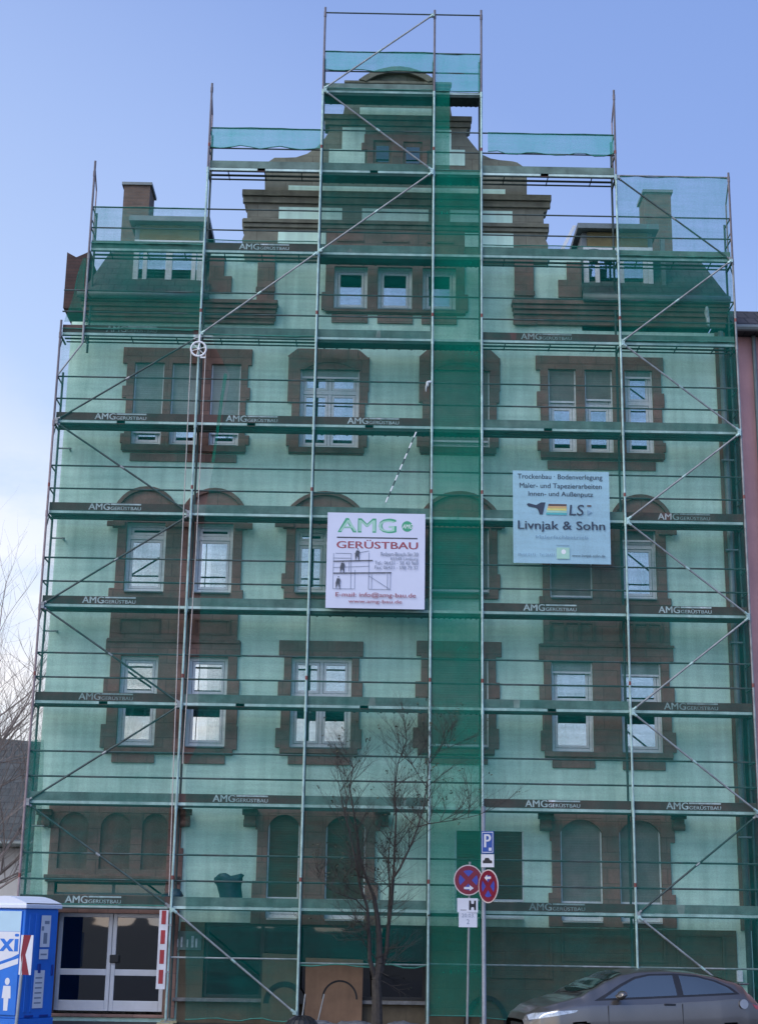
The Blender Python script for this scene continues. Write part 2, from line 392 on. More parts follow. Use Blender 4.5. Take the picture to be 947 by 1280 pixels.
for xc, dk in ((401.5, 0), (573, 1)):
    c = Cl(xc); s = lambda a, y0, b, y1: (xc+a, y0, xc+b, y1)
    w = c.r(xc-38, 823, xc+37, 934)
    window(w, 'double', tr=.58, shutter=.0 if not dk else .97, shmat='sh_grey', dark=.12)
    surround(c, [s(-53, 802, 53, 821), s(-47, 820, 47, 854), s(-54, 853, 51.5, 873), s(-51, 872, 47, 913), s(-57, 911, 50, 936), s(-52, 935, 45, 945)], [w])
    ledge(c, s(-52, 937, 45, 943)); apron(c, s(-42, 946, 36, 956))
c = Cl(758)
w1, w2 = c.r(689, 829, 741, 941), c.r(776, 829, 827, 941)
window(w1, 'single', tr=.54, shutter=.10, shmat='sh_green', curtain=False); window(w2, 'single', tr=.54, shutter=.12, shmat='sh_green', curtain=False)
surround(c, [(678, 766, 836, 808), (673, 807, 841, 827), (679, 826, 836, 859), (674, 858, 842, 878), (678, 877, 839, 917), (675, 915, 845, 941), (681, 940, 841, 950)], [w1, w2])
ledge(c, (681, 942, 841, 948)); apron(c, (690, 951, 744, 961)); apron(c, (778, 951, 831, 962))
ledge(c, (673, 806, 841, 810), .12, 'string_ledge')
for a, b in ((688, 741), (775, 826)):
    r = c.r(a, 778, b, 803); t = .03
    bx = MB()
    bx.box(r[0]-t, r[1]+t, YW-.10, YW-.072, r[3]-.04, r[3])
    for k in range(4): xx = r[0]+(r[1]-r[0])*k/3.0; bx.box(xx-t, xx+t, YW-.10, YW-.072, r[2], r[3]-.04)
    P(bx.build('panel_moulding', M['stone_dark'], B))

# --- second upper floor: arched hoods
def hood(c, x0, x1, ytop, yspring):
    a = at((x0+x1)/2, ytop, YW).z; s = c.z(yspring)
    X0, X1 = at(x0, yspring, YW).x, at(x1, yspring, YW).x
    outer = arch_pts(X0, X1, s, a); inner = arch_pts(X0+.09, X1-.09, s, a-.09)
    P(MB().prism(inner, YW-.06, YW+.01).build('tympanum', M['stone'], B))
    P(MB().prism(outer+inner[::-1], YW-.13, YW+.01).build('arched_hood', M['stone_dark'], B, bevel=.01))
c = Cl(225)
hood(c, 141, 224.5, 609, 645); hood(c, 226, 310, 611, 645)
w1, w2 = c.r(157, 655, 206, 740), c.r(243, 655, 291, 740)
window(w1, 'single', tr=.8, dark=.12); window(w2, 'single', tr=.8, dark=.1)
surround(c, [(141, 645, 310, 661), (146, 660, 302, 738), (136, 737, 304, 748)], [w1, w2])
ledge(c, (134, 653, 157, 660), .12, 'capital'); ledge(c, (293, 654, 316, 661), .12, 'capital'); ledge(c, (208, 653, 242, 660), .12, 'capital')
for xc, dk in ((406, 0), (574.5, 1)):
    c = Cl(xc); hood(c, xc-52, xc+52, 615, 648)
    s = lambda a, y0, b, y1: (xc+a, y0, xc+b, y1)
    w = c.r(xc-37, 661, xc+36, 741)
    window(w, 'double', tr=.78, shutter=0 if not dk else .95, shmat='sh_grey', curtain=dk == 0, dark=.3)
    surround(c, [s(-52, 648, 52, 662), s(-49, 661, 47, 719), s(-54, 718, 50, 737), s(-51, 736, 48, 749)], [w])
    ledge(c, s(-62, 654, -38, 661), .12, 'capital'); ledge(c, s(37, 654, 56, 661), .12, 'capital')
c = Cl(758)
hood(c, 672, 756, 616, 652); hood(c, 761, 840, 619, 652)
w1, w2 = c.r(687, 664, 739, 748), c.r(775, 664, 820, 748)
window(w1, 'single', shutter=.96, shmat='sh_grey'); window(w2, 'single', tr=.78, shutter=.12, shmat='sh_grey', dark=.05)
surround(c, [(672, 652, 840, 668), (677, 667, 832, 748), (673, 747, 838, 757)], [w1, w2])
ledge(c, (668, 660, 688, 667), .12, 'capital'); ledge(c, (822, 661, 845, 668), .12, 'capital')

# --- third upper floor
c = Cl(234)
ops = [c.r(167, 455, 203, 557), c.r(214, 455, 251, 557), c.r(263, 455, 300, 557)]
window(ops[0], 'single', shutter=.83, tr=.3); window(ops[1], 'single', shutter=.72, tr=.3); window(ops[2], 'single', shutter=.83, tr=.3)
surround(c, [(155, 436, 316, 456), (159, 455, 310, 485), (153, 484, 313, 499), (157, 498, 307, 546), (150, 544, 311, 556), (153, 555, 306, 567)], ops)
ledge(c, (152, 558, 307, 566)); apron(c, (162, 568, 296, 578))
for xc, dk in ((410, 0), (574, 1)):
    c = Cl(xc); s = lambda a, y0, b, y1: (xc+a, y0, xc+b, y1)
    w = c.r(xc-36, 463, xc+38, 560)
    window(w, 'double', tr=.72, shutter=.08 if not dk else .9, shmat='sh_green' if not dk else 'sh_grey', dark=.0)
    surround(c, [s(-38, 437, 38, 448), s(-50, 447, 51, 489), s(-51, 488, 50, 504), s(-46, 503, 46, 546), s(-53, 544, 49, 559), s(-49, 558, 44, 569)], [w])
    for sg in (-1, 1):        # splayed shoulders of the lintel
        a, b, d = at(xc+sg*50, 447, YW), at(xc+sg*38, 437, YW), at(xc+sg*38, 447, YW)
        P(MB().prism([(q(a.x), c.z(447)), (at(xc+sg*38, 442, YW).x, c.z(437)), (at(xc+sg*38, 442, YW).x, c.z(447))], YW-.07, YW+.01).build('lintel_shoulder', M['stone'], B))
    ledge(c, s(-50, 561, 45, 568))
    X0, X1 = w[0]-.02, w[1]+.02
    P(MB().prism(arch_pts(X0, X1, w[3]-.02, w[3]+.26)+arch_pts(X0+.1, X1-.1, w[3]-.02, w[3]+.16)[::-1], YW-.11, YW-.072).build('arched_moulding', M['stone_dark'], B))
c = Cl(750)
ops = [c.r(685, 463, 719.5, 567), c.r(731, 463, 766, 567), c.r(781, 463, 816, 567)]
window(ops[0], 'single', shutter=.37, tr=.58, shmat='sh_grey', curtain=False); window(ops[1], 'single', shutter=.34, tr=.58, shmat='sh_grey', curtain=False); window(ops[2], 'single', shutter=.06, tr=.62, curtain=False)
surround(c, [(669, 446, 828, 464), (675, 463, 825, 492), (671, 491, 830, 509), (675, 508, 827, 555), (671, 553, 832, 565), (676, 564, 829, 576)], ops)
ledge(c, (675, 567, 830, 575)); apron(c, (684, 577, 819, 588))

# --- attic floor below the gable
c = Cl(494)
ops = [c.r(417, 335, 459.5, 387), c.r(472, 335, 514.5, 387), c.r(528, 335, 570, 387)]
for o_ in ops: window(o_, 'single', curtain=False)
surround(c, [(408, 284, 580, 368), (402, 367, 585, 389), (407, 388, 581, 393)], ops)
ledge(c, (405, 388, 582, 392), .12)
for a, b in ((414, 459), (471, 515), (527, 571)): apron(c, (a, 394, b, 405))
for a, b in ((421, 455), (477, 511), (533, 566)):
    ledge(c, (a, 302, b, 304.5), .10, 'label_mould')
# pilasters beside it, and the stepped stone edges of the gable wall
for xc, pts in ((332, [(321, 310, 343, 400)]), (655, [(643, 315, 667, 405)])):
    c = Cl(xc); surround(c, pts, [], name='pilaster')
    ledge(c, (pts[0][0]-1, pts[0][1]+50, pts[0][2]+1, pts[0][1]+56), .12, 'pilaster_band')
    ledge(c, (pts[0][0]-2, pts[0][3]-6, pts[0][2]+2, pts[0][3]+3), .13, 'corbel')
c = Cl(275); surround(c, [(262, 322, 280, 366), (279, 346, 290, 366)], [], name='quoin')
c = Cl(710); surround(c, [(708, 328, 726, 372), (697, 351, 709, 372)], [], name='quoin')

# --- gable: a stone slab with an outline, plaster panels let into it
def gx(pts): return [(at(x, y, YW).x, at(x, y, YW).z) for x, y in pts]
left = [(306, 326), (302.7, 300), (306, 292), (302.7, 283), (302.7, 274), (309, 274), (309, 259), (306, 256), (302.7, 240), (331, 240), (331, 212), (333, 204),
        (338, 201), (343, 197.5), (357, 197.5), (370, 197), (384, 192.5), (397, 183.5), (406, 173), (413, 162), (411, 158), (405.5, 157), (405.5, 147), (428, 146), (431, 132), (434, 107), (444, 106)]
arch = [(448, 103.5), (456, 98), (466, 93), (478, 89.5), (490, 87.2), (500, 87), (512, 88.6), (524, 92.5), (535, 98), (544, 104.5)]
right = [(549, 107.5), (561, 109), (563, 137), (565, 149), (588, 150), (588, 160), (583, 163), (582, 170), (589, 179), (596, 187.5), (603, 194), (613, 198.5), (624, 200.5), (640, 202), (646, 203.5), (654, 209), (658, 216),
         (658, 247.5), (688, 247.5), (683.5, 264), (679, 266), (679, 280), (685.6, 281), (685.6, 290), (681, 299), (684.6, 306.5), (684, 331)]
P(MB().prism(gx(left+arch+right), YW-.05, YW+.45).build('gable', M['gstone'], B, bevel=.01))
for r in ((360, 235, 631, 245), (349, 260, 427, 277), (452, 262, 535, 278), (562, 264, 640, 280), (347, 289, 407.5, 306), (580.5, 293, 641, 310)):
    c = Cl((r[0]+r[2])/2); a = c.r(*r)
    P(MB().box(a[0], a[1], YW-.064, YW-.05, a[2], a[3]).build('plaster_panel', M['plaster'], B))
for rs in ([(428, 160, 456, 189), (411, 188, 456, 206)], [(543, 163, 564, 189), (543, 188, 581, 207)], [(450, 136, 541, 146)]):
    c = Cl((rs[0][0]+rs[0][2])/2)
    P(plate('plaster_panel', [c.r(*r) for r in rs], [], YW-.064, YW-.05, M['plaster'], B))
def cornice(x0, x1, y0, y1, d, steps=3, xm=None, m='stone_dark', name='cornice'):
    c = Cl(xm or (x0+x1)/2); a = c.r(x0, y0, x1, y1); mb = MB(); h = (a[3]-a[2])/steps
    for k in range(steps):
        dd = .055+d*(k+1)/steps
        mb.box(a[0]-(.02*k), a[1]+.02*k, YW-dd, YW+.02, a[2]+h*k+.002*k, a[2]+h*(k+1))
    return P(mb.build(name, M[m], B, bevel=.012))
cornice(304, 687, 243, 258, .13, 2, m='gstone_d'); cornice(305, 684, 278, 288, .09, 2, m='gstone_d')
cornice(406, 588, 147, 159, .11, 2, m='gstone_d'); cornice(432, 562, 105, 116, .14, 3, m='gstone_d')
ap = gx(arch); zc = ap[0][1]
inner = [((x-at(496, 100, YW).x)*.80+at(496, 100, YW).x, zc-.05+(z-zc)*.72) for x, z in ap]
P(MB().prism(ap+inner[::-1], YW-.22, YW-.051).build('pediment_arch', M['gstone_d'], B, bevel=.015))
# little twin window in the gable
c = Cl(496)
g_ops = [c.r(467, 178, 489.5, 206), c.r(504, 179, 527, 207)]
P(plate('window_surround', [c.r(455, 170, 538, 182), c.r(459, 181, 534, 208), c.r(452, 181, 538, 190)], g_ops, YW-.11, YW-.05, M['stone'], B, bevel=.01))
for r in g_ops:
    o_ = P(MB().box(r[0], r[1], YW-.058, YW-.052, r[2], r[3]).build('window', M['stone_dark'], B))
    MB().box(r[0]+.06, r[1]-.06, YW-.064, YW-.059, r[2]+.05, r[3]-.12).build('pane', M['glass_dark'], o_)

# --- raised ground floor
c = Cl(145)
nich = [c.r(74, 1017, 110, 1087), c.r(126, 1017, 163, 1087), c.r(178, 1017, 209, 1087)]
fan = c.r(69, 1104, 206, 1119); door_r = c.r(66, 1142, 208, 1268)
P(plate('portal', [c.r(61, 1006, 228, 1036), c.r(63, 1035, 226, 1060), c.r(61, 1059, 228, 1098), c.r(55, 1097, 222, 1272)], nich+[fan, door_r], YW-.08, YW+.25, M['stone'], B, bevel=.012))
for r in nich:
    h = (r[1]-r[0])/2; zs = r[3]-h*.85
    P(MB().prism(arch_pts(r[0], r[1], zs, r[3])+[(r[1], r[3]), (r[0], r[3])], YW-.078, YW-.021).build('niche_arch', M['stone'], B))
    P(MB().box(r[0]-.01, r[1]+.01, YW-.02, YW-.003, r[2]-.01, r[3]+.01).build('niche_back', M['stone_dark'], B))
cornice(57, 224, 1095, 1103, .14, 2, name='portal_ledge')
for x in (57, 231, 313, 478, 681, 846):
    yb = 1021 if x < 600 else 1026
    a = at(x, yb, YW); mb = MB()
    mb.box(a.x-.16, a.x+.16, YW-.26, YW-.09, a.z+.02, a.z+.14); mb.box(a.x-.12, a.x+.12, YW-.20, YW-.09, a.z-.10, a.z+.019); mb.tube((a.x-.13, YW-.17, a.z-.14), (a.x+.13, YW-.17, a.z-.14), .075, n=14)
    P(mb.build('console', M['stone_dark'], B, bevel=.01))
f = MB(); r = fan
f.box(r[0], r[1], YW+.1, YW+.14, r[2], r[2]+.04); f.box(r[0], r[1], YW+.1, YW+.14, r[3]-.04, r[3]); xm_ = at(141, 1111, YW).x; f.box(xm_-.03, xm_+.03, YW+.1, YW+.14, r[2]+.04, r[3]-.04)
fo = P(f.build('fanlight', M['zinc'], B)); MB().box(r[0], r[1], YW+.12, YW+.13, r[2]+.04, r[3]-.04).build('pane', M['glass_dark'], fo)
HOLES += [door_r, fan]
# glazed double door
def glazed_door():
    x0, x1, z0, z1 = door_r; y = YW+.1; f = MB()
    xa, xb = at(70, 1200, YW).x, at(205, 1200, YW).x; xm = at(138, 1200, YW).x
    for a, b in ((x0, xa), (xb, x1)): P(MB().box(a, b, y-.02, y+.08, z0, z1).build('door_jamb', M['stone_dark'], B))
    for a, b in ((xa, xm-.004), (xm+.004, xb)):
        l = MB(); w = .085; zr = at(138, 1216, YW).z; zb = z0+.05
        l.box(a, a+w, y-.02, y+.04, zb, z1); l.box(b-w, b, y-.02, y+.04, zb, z1)
        l.box(a+w, b-w, y-.02, y+.04, zr-.06, zr+.06); l.box(a+w, b-w, y-.02, y+.04, zb, zb+.2); l.box(a+w, b-w, y-.02, y+.04, z1-.08, z1)
        lo = P(l.build('door', M['alu'], B, bevel=.006))
        MB().box(a+w, b-w, y+.0, y+.012, zb+.2, zr-.06).box(a+w, b-w, y+.0, y+.012, zr+.06, z1-.08).build('pane', M['glass_door'], lo)
        if a > xa: 
            h = at(143, 1199, YW); MB().box(h.x-.10, h.x+.09, y-.09, y-.021, h.z-.08, h.z+.08).build('handle', M['black'], lo, bevel=.02)
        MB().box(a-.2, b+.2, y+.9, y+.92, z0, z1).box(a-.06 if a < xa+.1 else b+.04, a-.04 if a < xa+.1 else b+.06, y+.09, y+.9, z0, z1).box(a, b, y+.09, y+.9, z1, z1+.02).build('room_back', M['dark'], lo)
M['alu'] = mat('silver_door_frame', (.55, .57, .60), .4, .08, 3, metal=.3)
M['black'] = mat('black_plastic', (.012, .012, .013), .5, .2, 4)
M['glass_door'] = glassmat('grey_door_glass', (.20, .22, .25), .13)
glazed_door()
# paired arched windows and the plain window
def eg_pair(c, ops, plus, spr):
    surround(c, plus, ops)
    for r in ops:
        zt = r[3]; zs = zt-.28
        P(MB().prism(arch_pts(r[0], r[1], zs, zt-.02)+[(r[1], zt), (r[0], zt)], YW-.068, YW+.06).build('arch_head', M['stone'], B))
c = Cl(395)
ops = [c.r(334, 1018, 374, 1149), c.r(407, 1018, 456, 1149)]
window(ops[0], 'single', shutter=.80, shmat='sh_brown', sill='w'); window(ops[1], 'single', shutter=.81, shmat='sh_brown', sill='w')
eg_pair(c, ops, [(316, 1007, 477, 1030), (320, 1029, 475, 1038), (321, 1037, 469, 1104), (314, 1103, 472, 1157)], 0)
c = Cl(764)
ops = [c.r(701, 1024, 752, 1152), c.r(774, 1024, 826, 1152)]
window(ops[0], 'single', shutter=.81, shmat='sh_grey', sill='w'); window(ops[1], 'single', shutter=.81, shmat='sh_grey', sill='w')
eg_pair(c, ops, [(683, 1013, 844, 1036), (686, 1035, 842, 1053), (689, 1052, 838, 1118), (685, 1117, 845, 1160)], 0)
c = Cl(611); r = c.r(568, 1039, 655, 1147)
window(r, 'double', shutter=.79, shmat='sh_brown', sill='w')

# --- plinth with the dark shop front
c = Cl(395); shop = c.r(254, 1155, 533, 1250)
pl_l = at(224, 1200, YW).x; pl_r = at(921, 1200, YW).x; zpt = Cl(500).z(1157)
P(plate('plinth', [(pl_l, pl_r, -.15, zpt)], [shop], YW-.045, YW+.25, M['plinth'], B, bevel=.01))
HOLES.append(shop)
f = MB(); x0, x1, z0, z1 = shop
f.box(x0, x1, YW+.05, YW+.15, z1-.07, z1); f.box(x0, x1, YW+.05, YW+.15, z0, z0+.06)
for xx in (x0+.04, at(327, 1200, YW).x, at(470, 1200, YW).x, x1-.04): f.box(xx-.035, xx+.035, YW+.05, YW+.15, z0+.06, z1-.07)
so = P(f.build('shop_window', M['black'], B))
MB().box(x0, x1, YW+.11, YW+.12, z0+.06, z1-.07).build('pane', M['glass_dark'], so)
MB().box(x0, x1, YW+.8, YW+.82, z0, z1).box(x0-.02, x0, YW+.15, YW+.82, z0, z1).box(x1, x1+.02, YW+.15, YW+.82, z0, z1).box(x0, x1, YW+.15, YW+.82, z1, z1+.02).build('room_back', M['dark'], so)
MB().box(at(216, 1250, YW).x, x1+.05, YW-.16, YW+.04, z0-.075, z0-.005).build('sill', M['kerb'], so, bevel=.01)
# recessed panels of the plinth and its round basement arches
for (a, y0, b, y1) in ((700, 1162, 832, 1203), (845, 1167, 905, 1240), (612, 1165, 690, 1225)):
    r = Cl(780).r(a, y0, b, y1); t = .05
    P(MB().box(r[0], r[1], YW-.075, YW-.046, r[3]-t, r[3]).box(r[0], r[1], YW-.075, YW-.046, r[2], r[2]+t).box(r[0], r[0]+t, YW-.075, YW-.046, r[2]+t, r[3]-t).box(r[1]-t, r[1], YW-.075, YW-.046, r[2]+t, r[3]-t).build('panel_moulding', M['plinth'], B))
a = at(607, 1262, YW); ra = .45
P(MB().prism([(a.x+ra*math.cos(t*PI/14), .05+ra*1.25*math.sin(t*PI/14)) for t in range(15)]+[(a.x+(ra-.09)*math.cos(t*PI/14), .05+(ra*1.25-.09)*math.sin(t*PI/14)) for t in range(14, -1, -1)], YW-.09, YW-.046).build('basement_arch', M['black'], B))
r = Cl(236).r(219, 1165, 252, 1188)
no = P(MB().box(r[0], r[1], YW-.075, YW-.046, r[2], r[3]).build('notice_panel', M['zincl'] if 'zincl' in M else M['toe_g'], B))
mb = MB()
for k, (dx, hh, ww) in enumerate(((.06, .16, .03), (.14, .2, .035), (.26, .15, .03), (.36, .22, .05), (.44, .17, .04))):
    mb.box(r[0]+dx-ww/2, r[0]+dx+ww/2, YW-.079, YW-.0752, r[2]+.05, r[2]+.05+hh)
mb.build('notice_mark', M['letter'], no)
r = at(923, 1220, YW); P(MB().box(r.x-.06, r.x+.06, YW-.14, YW-.046, r.z-.12, r.z+.1).build('meter_box', M['pvc'], B, bevel=.01))

# --- the plastered wall itself, and the building's body behind it
zl = Cl(200).z(404); wl, wr = at(82.5, 500, YW).x, at(913, 600, YW).x
gl, gr = at(262, 350, YW).x, at(726, 350, YW).x; zg = at(494, 318, YW).z
P(plate('wall', [(wl, wr, .0, zl), (gl, gr, zl, zg)], HOLES, YW, YW+.3, M['plaster'], B))
P(MB().box(wl+.002, wr-.002, YW+1.2, YW+11, 0, zl).build('body', M['cream'], B))
P(MB().box(wl+.001, wl+.25, YW+.3, YW+1.2, 0, zl).box(wr-.25, wr-.001, YW+.3, YW+1.2, 0, zl).box(wl+.26, wr-.26, YW+.3, YW+1.2, zl-.3, zl-.02).box(gl, gl+.25, YW+.3, YW+4, zl, zg-.01).box(gr-.25, gr, YW+.3, YW+4, zl, zg-.01).box(gl+.26, gr-.26, YW+1.2, YW+3.9, zl, zg-.01).build('side_wall', M['plaster'], B))
# corner strip and downpipe at the right end
x = at(906, 600, YW).x
P(MB().box(x-.10, x+.13, YW-.05, YW-.001, zpt, zl).build('corner_strip', M['stone_dark'], B))
P(MB().tube((x+.02, YW-.13, 0), (x+.02, YW-.13, zl), .06, n=12).box(x-.02, x+.06, YW-.13, YW-.04, 4, 4.06).box(x-.02, x+.06, YW-.13, YW-.04, 8, 8.06).box(x-.02, x+.06, YW-.13, YW-.04, 12, 12.06).build('downpipe', M['zinc'], B, smooth=True))
# eaves cornices either side of the gable
cornice(106, 343, 378, 404, .28, 5); cornice(643, 905, 382, 409, .28, 5)
for a, b, y in ((100, 262, 374), (726, 908, 379)):
    p0, p1 = at(a, y, YW), at(b, y, YW); zz = at((a+b)/2, y, YW).z
    P(MB().tube((p0.x, YW-.40, zz-.02), (p1.x, YW-.40, zz-.02), .09, n=10).build('gutter', M['zinc'], B, smooth=True))
# mansard roofs: steep lower slope, hipped upper slope
def mansard(xa, xb, hip, ye, yb, name='roof'):
    ze = at((xa+xb)/2, ye, YW).z; zb = at((xa+xb)/2, yb, YW+1.0).z; zr = zb+1.25
    X0, X1 = at(xa, ye, YW).x, at(xb, ye, YW).x
    y0, y1, y2, y3 = YW-.45, YW+1.0, YW+4.2, YW+9
    mb = MB(); i = .35
    a0, a1 = (X0+i, X1) if hip < 0 else (X0, X1-i)
    r0, r1 = (X0+1.35, X1) if hip < 0 else (X0, X1-1.35)
    mb.face([(X0, y0, ze), (X1, y0, ze), (a1, y1, zb), (a0, y1, zb)])
    mb.face([(a0, y1, zb), (a1, y1, zb), (r1, y2, zr), (r0, y2, zr)])
    if hip < 0:
        mb.face([(X0, y3, ze), (X0, y0, ze), (a0, y1, zb), (a0, y3, zb)]); mb.face([(a0, y3, zb), (a0, y1, zb), (r0, y2, zr), (r0, y3, zr)])
    else:
        mb.face([(X1, y0, ze), (X1, y3, ze), (a1, y3, zb), (a1, y1, zb)]); mb.face([(a1, y1, zb), (a1, y3, zb), (r1, y3, zr), (r1, y2, zr)])
    mb.face([(r0, y2, zr), (r1, y2, zr), (r1, y3, zr), (r0, y3, zr)])
    mb.face([(X0, y0, ze), (X0, y3, ze), (X1, y3, ze), (X1, y0, ze)])
    return P(mb.build(name, M['slate'], B))
mansard(106, 262, -1, 374, 316); mansard(726, 906, 1, 378, 324)
P(MB().box(gl, gr, YW+.46, YW+9, zg, zg+.12).build('roof', M['slate'], B))
def dormer(x0, x1, ytop, ybot, mull, cheek):
    Yd = YW+.05; c = Cl((x0+x1)/2, Yd); r = c.r(x0, ytop, x1, ybot)
    zo = c.z(ytop+25 if x0 < 400 else ytop+25); zw = c.z(ytop+52)
    d = P(MB().box(r[0], r[1], Yd+.10, Yd+2.6, r[2]-.3, r[3]-.12).build('dormer', M['zinc'], B))
    MB().box(r[0]-.12, r[1]+.12, Yd-.18, Yd+2.7, r[3]-.11, r[3]+.02).build('dormer_roof', M['zinc'], d, bevel=.01)
    MB().box(r[0]+.12, r[1]-.12, Yd+.03, Yd+.099, zo, r[3]-.13).build('fascia', M['ochre'], d)
    f = MB()
    f.box(r[0]+.02, r[0]+.14, Yd-.02, Yd+.09, r[2], zo-.02); f.box(r[1]-.14, r[1]-.02, Yd-.02, Yd+.09, r[2], zo-.02)
    f.box(r[0]+.14, r[1]-.14, Yd-.015, Yd+.09, zo-.14, zo-.02); f.box(r[0]+.14, r[1]-.14, Yd-.015, Yd+.09, r[2], r[2]+.10)
    for m_, w_ in mull:
        xx = at(m_, ybot-15, Yd).x; f.box(xx-w_, xx+w_, Yd-.01, Yd+.08, r[2]+.101, zo-.141)
    f.build('window_frame', M['pvc'], d, bevel=.006)
    MB().box(r[0]+.14, r[1]-.14, Yd+.03, Yd+.04, r[2]+.1, zo-.14).build('pane', M['glass'], d)
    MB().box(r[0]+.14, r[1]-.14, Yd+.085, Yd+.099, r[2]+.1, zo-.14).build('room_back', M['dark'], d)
    return d, r
dl, rl = dormer(166, 254, 274, 365, ((180, .05), (210, .075), (241, .05)), 1)
dr, rr = dormer(728, 817, 283, 372, ((747, .05), (777, .06), (807, .05)), 1)
MB().prism([(rr[0]-.55, rr[2]+1.05), (rr[0]-.47, rr[2]+1.05), (rr[0]-.14, rr[3]-.02), (rr[0]-.22, rr[3]-.02)], YW-.05, YW-.01).build('bargeboard', M['pvc'], dr)
MB().box(rr[1]+.16, rr[1]+.26, YW-.02, YW+.08, rr[2]-.3, rr[3]-.3).build('downpipe', M['zinc'], dr)
def chimney(x0, x1, ytop, ybot, side):
    Yc = YW+2.2; c = Cl((x0+x1)/2, Yc); r = c.r(x0, ytop, x1, ybot)
    ch = P(MB().box(r[0], r[1], Yc, Yc+.95, r[2]-1.6, r[3]).build('chimney', M['chim'], B))
    MB().box(r[0]-.05, r[1]+.05, Yc-.05, Yc+1.0, r[3], r[3]+.07).build('chimney_cap', M['zinc'], ch)
    return ch
chimney(154, 186, 231, 280, 1); chimney(806, 839, 241, 293, -1)
# dark red fire wall beyond the left end of the roof
a, b = at(84, 315, YW+.8), at(106, 385, YW+.8)
P(MB().prism([(a.x, b.z), (b.x, b.z), (b.x, a.z+.02), (a.x+.22, a.z-.12), (a.x, a.z)], YW+.8, YW+9).build('fire_wall', M['fire'] if 'fire' in M else M['brickred'], B))

# ------------------------------------------------------------------ scaffolding
SX = [-8.21]
for w in (3.07, 2.57, 2.57, 1.09, 3.07, 2.57): SX.append(SX[-1]+w)
LV = lambda k: 2.2+2*(k-1)
DEP = .73
S0U = SX[0]+.5
SCF = tag(empty('scaffolding', (0, 0, 0)), 'galvanised tube scaffolding in six bays before the whole house front', 'scaffolding')
TOP = [LV(7)+.28, LV(10)+.1, LV(11)+.12, LV(11)+.1, LV(11)+.12, LV(10)+.12, LV(9)+.1]
def standard(x, z0, z1, m_out, inner_top=None, base=True):
    mb = MB(); z = z0
    while z < z1-.01:
        zn = min(z+2, z1); mb.tube((x, 0, z), (x, 0, zn), .0255, n=10, mi=2 if z > z1-2.6 else 0)
        if zn < z1: mb.tube((x, 0, zn-.03), (x, 0, zn+.1), .032, n=10, mi=2 if z > z1-2.6 else 0)
        if (int(z) % 4) == 2 and z+.75 < z1: mb.tube((x, 0, z+.62), (x, 0, z+.70), .0275, n=10, mi=1)
        z = zn
    mb.build('standard', [M[m_out], M['redmark'], M['backlit_top']], SCF, smooth=False)
    zi = (z1-1.0) if inner_top is None else inner_top
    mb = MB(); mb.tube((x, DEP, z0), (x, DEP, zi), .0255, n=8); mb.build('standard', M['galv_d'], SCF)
    if base:
        for y in (0, DEP):
            MB().box(x-.075, x+.075, y-.075, y+.075, .045, .055).tube((x, y, .05), (x, y, .5), .019, n=8).box(x-.16, x+.16, y-.11, y+.11, .005, .044, mi=1).build('base_plate', [M['galv'], M['pad']], SCF)
M['backlit_top'] = mat('backlit_tube_top', (.15, .135, .15), .6, .3, 5)  # top lengths of the standards: backlit shade against the sky put into the colour
M['redmark'] = mat('red_tube_mark', (.20, .06, .05), .6, .2, 5)
M['pad'] = mat('pale_timber_pad', (.38, .34, .2), .8, .2, 4)
for i, x in enumerate(SX):
    standard(x, .1, TOP[i], ('rust', 'galv_l', 'galv_l', 'galv_l', 'galv_l', 'galv_l', 'galv')[i])
standard(S0U, LV(7)-.25, LV(9)+.1, 'galv', base=False)
BAY_TOP = [8, 9, 10, 10, 9, 8]
LET = {(0, 1): .30, (0, 3): .3, (0, 4): .28, (0, 5): .28, (0, 6): .28, (0, 7): .32, (1, 2): .28, (1, 6): .25, (1, 8): .30, (2, 6): .28, (4, 2): .28, (4, 4): .28, (4, 7): .28, (4, 1): .3, (5, 2): .26, (5, 4): .25, (5, 3): .27, (5, 5): .27}
def letters(x0, z, parent, w=1.12, dim=False):
    mb = MB(); y = .0625
    text_faces(mb, 'AMG', x0, x0+.40*w, z+.025, z+.165, y, 0, bold=.03)
    mb.box(x0+.42*w, x0+w, y-.001, y, z+.135, z+.165)
    text_faces(mb, 'GERÜSTBAU', x0+.42*w, x0+w, z+.027, z+.112, y, 0, bold=.01)
    mb.build('lettering', M['letter2'] if dim else M['letter'], parent, fix=False)
M['letter2'] = mat('faded_white_lettering', (.30, .34, .33), .8, .4, 8)
DIM = {(0, 7), (4, 7), (5, 3), (5, 5), (4, 1), (0, 3)}
